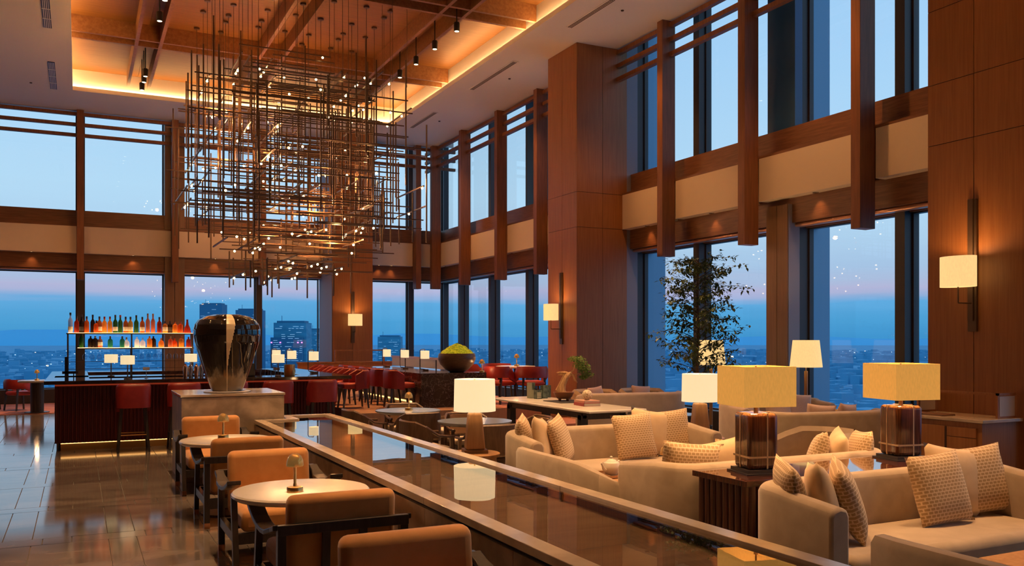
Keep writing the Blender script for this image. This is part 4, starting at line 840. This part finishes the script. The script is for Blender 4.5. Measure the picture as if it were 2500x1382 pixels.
# ================================================================== DARK DINING TABLES AND LEATHER CHAIRS
def dtable(label):
    t = thing('dining_table', label, 'table'); build(MB().lathe([(0, .70), (.40, .70), (.44, .725), (.44, .74), (0, .74)], 48), 'table_top', 'grey_top', t, True); build(MB().cyl(0, 0, .02, .70, .06), 'stem', 'black_wood', t); build(MB().lathe([(0, 0), (.26, 0), (.24, .03), (0, .03)], 28), 'base', 'black_wood', t); return t
repeat(dtable, [((4.02, 11.28, 0), 0, 'far round dark dining table with a brass lamp'), ((4.2, 9.45, 0), 0, 'near round dark dining table behind the drum lamp')], 'dark dining tables')
def dchair(label):                                     # faces +X, wrap round arms
    t = thing('leather_chair', label, 'chair')
    pth = [(.02, .28, .86), (-.06, .27, .94), (-.15, .22, 1), (-.19, .12, 1), (-.19, -.12, 1), (-.15, -.22, 1), (-.06, -.27, .94), (.02, -.28, .86)]
    build(MB().sweep(pth, [(-.014, .44), (-.016, .76), (0, .775), (.016, .76), (.014, .44)]), 'back_shell', 'walnut', t, True)
    build(MB().sweep([(-.10, .20, 1), (-.15, .14, 1), (-.165, .06, 1), (-.165, -.06, 1), (-.15, -.14, 1), (-.10, -.20, 1)], [(-.012, .50), (-.016, .62), (-.012, .745), (.008, .745), (.008, .50)]), 'back_pad', 'tan_leather', t, True)
    for sy in (-1, 1): build(MB().tube([(-.05, sy * .272, .71), (.03, sy * .283, .655), (.10, sy * .288, .61), (.20, sy * .288, .595), (.37, sy * .28, .59)], .016, 8), 'armrest', 'walnut', t, True)
    bx('seat', 'cream_leather', t, -.15, .30, -.23, .23, .40, .47, bevel=.03, seg=3)
    bx('seat_frame', 'walnut', t, -.15, .29, -.22, .22, .35, .40)
    for sx in (-.15, .27):
        for sy in (-1, 1): build(MB().bar((sx * 1.1, sy * .27, 0), (sx, sy * .27, .60 if sx > 0 else .5), .028, .028, .036), 'leg', 'walnut', t)
    return t
wh = ['far', 'near']; sp = []
for i, (x, y_) in enumerate([(4.02, 11.28), (4.2, 9.45)]):
    sp += [((x - .66, y_ + .08, 0), R(4), 'brown leather armchair left of the %s dark dining table' % wh[i]), ((x - .10, y_ - .68, 0), R(88), 'brown leather armchair with its back to us at the %s dining table' % wh[i]),
           ((x + .2, y_ + .70, 0), R(-95), 'brown leather armchair facing us behind the %s dining table' % wh[i]), ((x + .74, y_ - .06, 0), R(178), 'brown leather armchair right of the %s dark dining table' % wh[i])]
repeat(dchair, sp, 'leather dining armchairs')

# ================================================================== MARBLE CONSOLE TABLE WITH BONSAI
mt = thing('marble_console', 'long cream marble table on dark frames, carrying a bonsai', 'table', (6.05, 9.9, 0))
bx('table_top', 'marble', mt, 0, .93, 0, 3.1, .715, .75, bevel=.012, seg=3)
for y_ in (.35, 2.55):
    for x in (.10, .73): bx('leg', 'black_wood', mt, x, x + .10, y_, y_ + .12, 0, .66)
    bx('crossbar', 'black_wood', mt, .10, .83, y_ + .02, y_ + .10, .60, .68)
for x in (.12, .75): bx('rail', 'black_wood', mt, x, x + .06, .35, 2.67, .62, .715)
ma_ = tag(bx('table_mat', 'slate', None, 6.42, 6.92, 11.30, 11.85, .75, .762), 'flat black slate mat under the bonsai', 'mat')
bn = thing('bonsai', 'old bonsai with a bare twisted trunk and leaning green crown', 'bonsai', (6.64, 11.6, .762), -.46)
build(MB().lathe([(0, .035), (.09, .035), (.125, .07), (.148, .125), (.155, .13), (.15, .14), (.13, .13), (0, .12)], 32, sx=1.05, sy=.8), 'pot', 'pot_brown', bn, True)
for a in (45, 135, 225, 315): build(MB().cyl(.085 * math.cos(R(a)), .065 * math.sin(R(a)), 0, .05, .018, .025, 8), 'foot', 'pot_brown', bn)
build(MB().tube([(-.02, 0, .11), (-.03, 0, .17), (-.015, .0, .25), (.02, 0, .33), (.06, -.01, .39), (.11, 0, .425)], [.07, .058, .05, .046, .042, .026], 12), 'trunk', 'bark', bn, True)
build(MB().tube([(-.07, .01, .11), (-.10, 0, .17), (-.07, 0, .24), (-.03, -.01, .32), (.0, -.02, .40)], [.035, .03, .018, .016, .01], 8), 'root', 'bark', bn, True)
for pts, r_ in [([(.08, 0, .41), (.02, 0, .43), (-.06, .01, .435), (-.11, .01, .432)], [.026, .024, .016, .006]), ([(.05, .01, .40), (-.02, .02, .405), (-.08, .01, .40)], [.02, .014, .006]), ([(.10, 0, .42), (.15, 0, .38), (.17, -.01, .32), (.21, -.01, .28)], [.024, .017, .015, .004]), ([(.10, 0, .42), (.16, .01, .40), (.23, .02, .42), (.28, .02, .38)], [.012, .008, .006, .004]), ([(.10, 0, .43), (.15, .02, .47), (.17, .02, .55)], [.014, .01, .006])]:
    build(MB().tube(pts, r_, 8), 'branch', 'bark', bn, True)
pn = MB(); rr3 = random.Random(5)
for cx, cy, cz, rx_, rz_ in [(.15, .02, .64, .10, .045), (.23, .0, .63, .12, .06), (.22, .03, .55, .10, .06), (.31, .0, .54, .11, .07), (.33, .02, .46, .11, .06), (.37, .0, .40, .10, .05), (.29, -.02, .50, .09, .06), (.30, .01, .36, .07, .035)]:
    for k in range(130):
        while True:
            u, v, w_ = [rr3.uniform(-1, 1) for _ in range(3)]
            if u * u + v * v + w_ * w_ < 1: break
        p = Vector((cx + u * rx_, cy + v * rx_ * .8, cz + w_ * rz_)); q = .014; d = Vector((rr3.uniform(-1, 1), rr3.uniform(-1, 1), rr3.uniform(-.3, 1))).normalized() * q; e_ = Vector((-d.y, d.x, rr3.uniform(-q, q)))
        pn.add([p - e_ * .6, p + d * 1.2, p + e_ * .6, p - d * 1.2, p + Vector((0, 0, .008))], [(0, 1, 4), (1, 2, 4), (2, 3, 4), (3, 0, 4)])
o = build(pn, 'foliage', 'pine', bn); o['kind'] = 'stuff'
def book(label, m, loc, rz, w_, d_, h_):
    t = thing('book', label, 'book', loc, rz); bx('pages', 'paper', t, -w_ / 2 + .004, w_ / 2 - .004, -d_ / 2, d_ / 2 - .006, .004, h_ - .004); bx('cover', m, t, -w_ / 2, w_ / 2, -d_ / 2, d_ / 2, 0, .004); bx('cover', m, t, -w_ / 2, w_ / 2, -d_ / 2, d_ / 2, h_ - .004, h_); bx('spine', m, t, -w_ / 2 - .004, -w_ / 2, -d_ / 2, d_ / 2, 0, h_); return t
book('thick red book lying under a peach one on the marble table', 'book_red', (6.56, 10.78, .75), R(-6), .26, .34, .045); book('peach coloured book on top of the red book', 'book_peach', (6.57, 10.80, .795), R(-3), .25, .31, .032)
sb = bmesh.new(); bmesh.ops.create_uvsphere(sb, u_segments=24, v_segments=14, radius=.075); me = bpy.data.meshes.new('ornament'); sb.to_mesh(me); sb.free()
for p in me.polygons: p.use_smooth = True
tag(link('ornament', me, 'sphere_bone', None, (6.57, 10.80, .827 + .074)), 'cream openwork sphere ornament resting on two books', 'ornament')
for i, (x, y_, s_, h, m, lb) in enumerate([(6.58, 12.56, .095, .25, 'vase_pale', 'taller pale green square vase with dark corner'), (6.74, 12.42, .088, .21, 'vase_green', 'dark mottled green square vase in front'), (6.60, 12.36, .095, .14, 'vase_green', 'short green square vase with pale stripes'), (6.90, 12.60, .09, .2, 'vase_green', 'dark green square vase at the back right')]):
    t = thing('square_vase', lb, 'vase', (x, y_, .75), R(6), 'square vases on the marble table'); a = s_ / 2
    v_ = MB().box(-a, a, -a, -a + .008, 0, h).box(-a, a, a - .008, a, 0, h).box(-a, -a + .008, -a + .008, a - .008, 0, h).box(a - .008, a, -a + .008, a - .008, 0, h).box(-a, a, -a, a, 0, .01); build(v_, 'body', m, t)
    if i == 2:
        for k in range(7): bx('stripe', 'stripe', t, -a - .0015, a * .6, -a - .0015, -a, .012 + k * .014, .019 + k * .014)
    if i == 0: bx('corner', 'vase_green', t, -.01, a + .001, -a - .0015, -a, h * .55, h)

# ================================================================== FARTHER LOUNGE
def fsofa(name, label, loc, rz, wd, m, dp=.72, h=.78, arm=.9):
    t = usofa(name, label, wd, dp, m, h, .30, arm); t.location = loc; t.rotation_euler = (0, 0, rz); return t
fsofa('sofa', 'large dusty pink sofa under the windows with square pillows', (9.05, 10.05, 0), R(4), 1.9, 'sofa_pink', .75, .82)
fsofa('curved_sofa', 'beige curved sofa seen from behind, right of the square lamp', (8.35, 7.75, 0), R(172), 1.75, 'sofa_fabric', .72, .82)
fsofa('curved_sofa', 'beige curved sofa seen from behind, right of the marble table', (8.55, 12.25, 0), R(172), 1.9, 'sofa_pink', .75, .80)
def barrel(label, m='sofa_fabric'):                   # faces +X
    t = thing('barrel_chair', label, 'armchair'); pth = [(.30, .38, .86), (.15, .40, .93)] + [(p[0], p[1], 1) for p in arc(.0, 0, .40, 95, 265, 14)] + [(.15, -.40, .93), (.30, -.38, .86)]
    build(MB().sweep(pth, [(-.04, .10), (-.055, .40), (-.05, .70), (0, .75), (.05, .70), (.055, .40), (.04, .10)]), 'shell', m, t, True); bx('seat', m, t, -.33, .36, -.33, .33, .14, .43, bevel=.08, seg=3); build(MB().cyl(.02, 0, 0, .15, .28), 'plinth', 'frame_dark', t); return t
repeat(barrel, [((6.98, 6.82, 0), R(165), 'beige barrel armchair behind the near gold lamp, facing left'), ((8.75, 14.1, 0), R(-90), 'dusty barrel armchair in front of the big pillar, left of a pair'), ((9.75, 14.0, 0), R(-100), 'dusty barrel armchair in front of the big pillar, right of a pair'), ((9.05, 5.25, 0), R(150), 'beige barrel armchair cut by the right picture edge')], 'barrel armchairs')
for i, (x, yw, k) in enumerate([(-.62, 40, 'leftmost, leaning on the arm'), (-.38, 20, 'second from the left'), (.12, -4, 'middle'), (.48, -12, 'rightmost')]):
    cushion('cushion_pink', (9.05 + x, 10.05 - .30 - .02 * i), R(yw), 14, 3 - 3 * i, 'dusty pink square pillow on the window sofa, ' + k, 'pillows on the pink sofa', .43, 1.0)
for i, (x, y_, a) in enumerate([(8.5, 7.98 + .25, 170), (8.9, 7.98 + .2, 195)]): cushion('cushion_pink', (x, y_ + .05), R(a), 12, 5, 'brown pillow inside the curved sofa, ' + ['left one', 'right one'][i], 'pillows in the curved sofa', .43, .95)
cushion('cushion_pink', (8.75, 14.05 - .02), R(10), 20, 5, 'rose pillow in the left barrel armchair by the pillar', 'pillows in barrel armchairs', .43, .85); cushion('cushion_pink', (9.72, 13.98), R(-10), 20, -5, 'rose pillow in the right barrel armchair by the pillar', 'pillows in barrel armchairs', .43, .85)
lt = thing('low_cabinet', 'low black cabinet table with a cloth and tray', 'table', (8.0, 10.9, 0)); bx('body', 'black_wood', lt, 0, .8, 0, .5, 0, .50); bx('top', 'grey_top', lt, -.01, .81, -.01, .51, .50, .52)
sd = thing('white_block_table', 'small white block side table behind the marble table', 'table', (7.35, 10.75, 0)); bx('block', 'marble', sd, -.18, .18, -.18, .18, 0, .50, bevel=.01)
tag(link('stone_cone', MB().lathe([(0, 0), (.10, 0), (.095, .05), (.05, .19), (.02, .22), (0, .225)], 20).mesh('stone_cone', True), 'slate', None, (7.33, 10.76, .50)), 'dark rounded stone cone on the white block table', 'ornament')
wt_ = thing('small_round_table', 'small round table carrying a lamp by the curved sofa', 'table', (9.3, 8.75, 0)); build(MB().lathe([(0, .46), (.20, .46), (.21, .48), (.2, .5), (0, .5)], 28), 'top', 'oak', wt_, True); build(MB().cyl(0, 0, .01, .46, .03), 'stem', 'bronze', wt_); build(MB().cyl(0, 0, 0, .02, .16), 'base', 'bronze', wt_)
def floor_lamp(label):
    t = thing('floor_lamp', label, 'lamp'); build(MB().lathe([(0, 0), (.15, 0), (.15, .02), (.02, .03), (0, .03)], 24), 'base', 'bronze', t); build(MB().cyl(0, 0, .02, 1.22, .028, n=12), 'pole', 'oak', t); build(MB().cyl(0, 0, 1.22, 1.62, .008, n=8), 'stem', 'brass', t)
    build(MB().lathe([(.24, 1.28), (.195, 1.69), (.191, 1.69), (.236, 1.28), (.24, 1.28)], 40), 'shade', 'shade_cream', t, True); build(MB().bar((-.19, 0, 1.67), (.19, 0, 1.67), .006), 'spider', 'bronze', t); build(MB().lathe([(0, 1.40), (.03, 1.42), (.036, 1.46), (0, 1.52)], 14), 'bulb', 'bulb', t, True); plight('lamp_bulb', t, (0, 0, 1.5), 30, WARM2, .05); return t
repeat(floor_lamp, [((9.92, 9.92, 0), 0, 'floor lamp with tapered cream shade before the window column'), ((9.35, 11.45, 0), 0, 'floor lamp with tapered cream shade behind the tree')], 'floor lamps by the windows')
# ---- tree
tr = thing('indoor_tree', 'slender green indoor tree in front of the windows', 'tree', (8.42, 10.62, 0)); rr4 = random.Random(21)
build(MB().lathe([(0, 0), (.17, 0), (.22, .4), (.205, .4), (.19, .36), (0, .36)], 28), 'planter', 'slate', tr, True)
build(MB().tube([(0, 0, .34), (.01, 0, .9), (-.01, .01, 1.4), (.02, 0, 1.9), (.0, .02, 2.4), (.02, 0, 2.9)], [.03, .026, .022, .018, .013, .006], 8), 'trunk', 'twig', tr, True)
br = MB(); tips = []
for i in range(46):
    z0 = 1.15 + 1.75 * i / 46; a = i * 2.4 + rr4.uniform(-.4, .4); ln = (.60 if z0 < 2.3 else .60 - (z0 - 2.3) * .55) * rr4.uniform(.55, 1.05)
    pts = []
    for k in range(5):
        f = k / 4; pts.append((.005 + math.cos(a) * ln * f + rr4.uniform(-.02, .02), math.sin(a) * ln * f, z0 + .30 * ln * f + .12 * ln * math.sin(f * 3)))
        if k > 0: tips += [Vector(pts[-1])] * 1
    br.tube(pts, .008, 5, .003)
    for k in range(4):
        b0 = Vector(pts[1 + k % 4]); d = Vector((math.cos(a + rr4.uniform(-1.2, 1.2)), math.sin(a + rr4.uniform(-1.2, 1.2)), rr4.uniform(-.25, .5))) * rr4.uniform(.10, .2)
        br.tube([b0, b0 + d], .003, 4, .002); tips += [b0 + d * .5, b0 + d]
o = build(br, 'branches', 'twig', tr); lf = MB()
for p in tips:
    for k in range(7):
        q = p + Vector((rr4.uniform(-.055, .055), rr4.uniform(-.055, .055), rr4.uniform(-.05, .04))); d = Vector((rr4.uniform(-1, 1), rr4.uniform(-1, 1), rr4.uniform(-.9, .25))).normalized(); s_ = d.cross(Vector((0, 0, 1)))
        s_ = s_.normalized() if s_.length > .01 else Vector((1, 0, 0)); l_ = rr4.uniform(.06, .10); up_ = s_.cross(d) * .006
        lf.add([q, q + d * l_ * .5 + s_ * l_ * .24 + up_, q + d * l_, q + d * l_ * .5 - s_ * l_ * .24 + up_, q + d * l_ * .5], [(0, 1, 4), (1, 2, 4), (2, 3, 4), (3, 0, 4)])
o = build(lf, 'foliage', 'leaf', tr); o['kind'] = 'stuff'
# ---- credenza on the right pillar
cr = thing('credenza', 'timber service cabinet with stone top against the right pillar', 'cabinet', (8.45, 5.98, 0))
bx('carcass', 'panel_wood', cr, .02, .65, .02, 1.14, .06, .815); bx('plinth', 'panel_gap', cr, .06, .65, .05, 1.1, 0, .06); bx('stone_top', 'rim_stone', cr, -.01, .65, -.01, 1.16, .82, .855, bevel=.004)
for y0, y1, z0, z1 in [(.08, .42, .66, .76), (.08, .42, .53, .652), (.08, .42, .08, .522)]: bx('drawer', 'panel_wood', cr, .0, .02, y0, y1, z0, z1)
bx('door', 'panel_wood', cr, .0, .02, .45, 1.12, .08, .76); bx('pull', 'panel_gap', cr, -.003, .0, .30, .34, .50, .512); bx('pull', 'panel_gap', cr, -.003, .002, .424, .446, .5, .76)
gsn = thing('screen_frame', 'small timber framed screen standing on the service cabinet', 'screen', (8.78, 6.04, .855)); 
for y_ in (.0, .98): bx('upright', 'panel_wood', gsn, 0, .025, y_, y_ + .025, 0, .27)
bx('top_rail', 'panel_wood', gsn, 0, .025, 0, 1.005, .245, .27); bx('side_glass', 'linen_screen', gsn, .04, .29, .005, .015, .02, .235); bx('side_glass', 'linen_screen', gsn, .04, .29, .985, .995, .02, .235)
for y_ in (0, .98):
    bx('side_rail', 'panel_wood', gsn, .025, .30, y_, y_ + .025, .245, .27); bx('side_rail', 'panel_wood', gsn, .025, .30, y_, y_ + .025, 0, .02)
tag(bx('serving_board', 'oak_dark', None, 8.50, 8.72, 6.5, 6.95, .855, .87), 'flat dark serving board on the service cabinet', 'board')
# ---- wall sconces
def sconce(label):                                     # plate in the YZ plane at x=0, light towards -x
    t = thing('wall_sconce', label, 'sconce'); bx('backplate', 'bronze', t, -.03, 0, -.055, .055, 0, 1.5, bevel=.004); bx('spine', 'bronze', t, -.045, -.03, -.02, .045, .12, 1.5)
    build(MB().tube([(-.04, 0, .32), (-.26, 0, .32), (-.265, 0, .33), (-.265, 0, .60)], .008, 8), 'arm', 'bronze', t, True)
    sh = MB().lathe([(.20, .50), (.20, .84), (.197, .84), (.197, .50), (.20, .50)], 40, cx=-.265, sx=.68, sy=1.05); build(sh, 'shade', 'shade_cream', t, True); build(MB().lathe([(0, .60), (.03, .62), (.036, .66), (0, .72)], 12, cx=-.265), 'bulb', 'bulb', t, True)
    plight('lamp_bulb', t, (-.265, 0, .56), 15, WARM2, .05); plight('lamp_bulb', t, (-.265, 0, .78), 11, WARM2, .05); return t
repeat(sconce, [((9.1, 6.55, 1.79), 0, 'wall sconce with oval cream shade on the right edge pillar'), ((9.1, 15.97, 1.60), 0, 'wall sconce with cream shade on the big middle pillar'), ((7.2, 25.0, 1.60), R(90), 'wall sconce with cream shade on the far pillar')], 'cream wall sconces')

# ================================================================== CITY OUTSIDE
GZ = -185
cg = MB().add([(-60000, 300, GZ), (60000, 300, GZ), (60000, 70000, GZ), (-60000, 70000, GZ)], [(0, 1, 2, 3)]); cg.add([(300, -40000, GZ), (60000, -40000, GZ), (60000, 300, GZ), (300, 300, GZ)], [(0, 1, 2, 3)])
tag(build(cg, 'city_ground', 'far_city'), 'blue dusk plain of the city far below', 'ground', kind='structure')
rr5 = random.Random(9); cb = MB(); cl = MB(); cl2 = MB()
for i in range(9000):
    a = rr5.uniform(-.35, 1.25); d = 1250 * math.exp(rr5.random() * 2.5); x, y_ = d * math.sin(a), d * math.cos(a)
    s_ = rr5.uniform(9, 26) * (1 + d / 9000); h = rr5.choice([8, 10, 14, 18, 26, 40]) * rr5.uniform(.7, 1.3); cb.box(x - s_, x + s_, y_ - s_ * rr5.uniform(.5, 1), y_ + s_, GZ, GZ + h)
    if rr5.random() < .30:
        q = .0011 * d * rr5.uniform(.3, 1.0) * .42; (cl if rr5.random() < .7 else cl2).box(x - q * 1.3, x + q * 1.3, y_ - s_ - q, y_ - s_, GZ + h * .5, GZ + h * .5 + q)
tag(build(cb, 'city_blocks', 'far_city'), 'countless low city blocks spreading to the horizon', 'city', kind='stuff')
tag(build(cl, 'city_lights', 'city_light'), 'countless cold city lights twinkling below', 'lights', kind='stuff'); tag(build(cl2, 'street_lights', 'city_light_warm'), 'countless warm street lights among the blocks', 'lights', kind='stuff')
hl = MB(); pts = []
for i in range(61):
    a = -.75 + 2.6 * i / 60; hgt = 260 + 330 * abs(math.sin(i * .37 + 1)) * math.exp(-((a + .1) / .45) ** 2) + 60 * math.sin(i * 1.3); pts.append((a, max(120, hgt)))
vs_ = []; fs = []
for a, h in pts:
    for d, z in ((30000, GZ), (33000, GZ + h), (38000, GZ)): vs_.append((d * math.sin(a), d * math.cos(a), z))
for i in range(60):
    for k in range(2): fs.append((i * 3 + k, i * 3 + 3 + k, i * 3 + 4 + k, i * 3 + 1 + k))
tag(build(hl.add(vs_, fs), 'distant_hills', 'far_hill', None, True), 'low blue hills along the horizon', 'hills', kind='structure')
def tower(label, px0, px1, ytop, dist, tiers=1, bands=14, m='far_tower', seed=1, slant=0):
    F_, cx_, hy = 2133.17, 1250, 828.93; th = .4607975
    def w_at(px): u = (px - cx_) / F_; return dist * (u * math.cos(th) + math.sin(th)), dist * (math.cos(th) - u * math.sin(th))
    a0 = Vector(w_at(px0)); a1 = Vector(w_at(px1)); mid = (a0 + a1) / 2; wd = (a1 - a0).length; top = 1.7 + (hy - ytop) * dist / F_
    t = thing('tower', label, 'building', (mid.x, mid.y, GZ), math.atan2(a1.y - a0.y, a1.x - a0.x)); H_ = top - GZ; dd = wd * .7
    b = MB(); k = slant * wd
    b.add([(-wd / 2, 0, 0), (wd / 2 + k, 0, 0), (wd / 2 + k, dd, 0), (-wd / 2, dd, 0), (-wd / 2, 0, H_), (wd / 2, 0, H_), (wd / 2, dd, H_), (-wd / 2, dd, H_)], [(0, 3, 2, 1), (4, 5, 6, 7), (0, 1, 5, 4), (1, 2, 6, 5), (2, 3, 7, 6), (3, 0, 4, 7)])
    build(b, 'shaft', m, t); bx('crown', 'far_tower_dark', t, -wd * .42, wd * .42, dd * .1, dd * .9, H_, H_ + wd * .06); build(MB().cyl(-wd * .3, dd * .3, H_, H_ + wd * .22, wd * .008, n=5), 'mast', 'far_tower_dark', t)
    if tiers == 2: bx('podium', 'far_tower_dark', t, -wd * .54, wd * .42, -wd * .2, dd, 0, H_ - 36 * dist / F_)
    q = random.Random(seed); fy = -.4 - (wd * .2 if tiers == 2 else 0)
    for i in range(bands):
        z = H_ * (1 - .0042 * (i + 1) * (3.2 if bands < 20 else 2.4)) - 2; x = -wd * .45
        if tiers == 2 and z > H_ - 36 * dist / F_: yy = -.4
        else: yy = fy
        while x < wd * .40:
            ln = wd * q.uniform(.03, .22)
            if q.random() < .5: bx('lit_window', 'city_window', t, x, min(x + ln, wd * .42), yy, yy + .3, z, z + wd * .010)
            x += ln + wd * q.uniform(.02, .1)
    return t
t_ = tower('broad two tier tower with lit floors right of the urn', 668, 748, 788, 900, 2, 22, seed=1)
for x in (-.5, -.2, .22, .4): tag
b_ = MB()
for x in (-17, -8, 10, 14): 
    o = build(MB().box(x - .7, x + .7, -8, -7.4, t_ and 183 - 0, 184.2), 'beacon', 'beacon', t_)
tower('plain tower with rows of lights beside the far pillar', 751, 800, 805, 1000, 1, 20, seed=2)
tower('dark stepped tower rising behind the urn, left', 487, 542, 743, 800, 1, 10, 'far_tower_dark', 3)
tower('dark tower rising behind the urn, right', 575, 636, 757, 850, 1, 12, 'far_tower_dark', 4)
tower('slant sided tower with a lit crown in the far corner window', 922, 978, 822, 1100, 1, 16, seed=5, slant=.12)
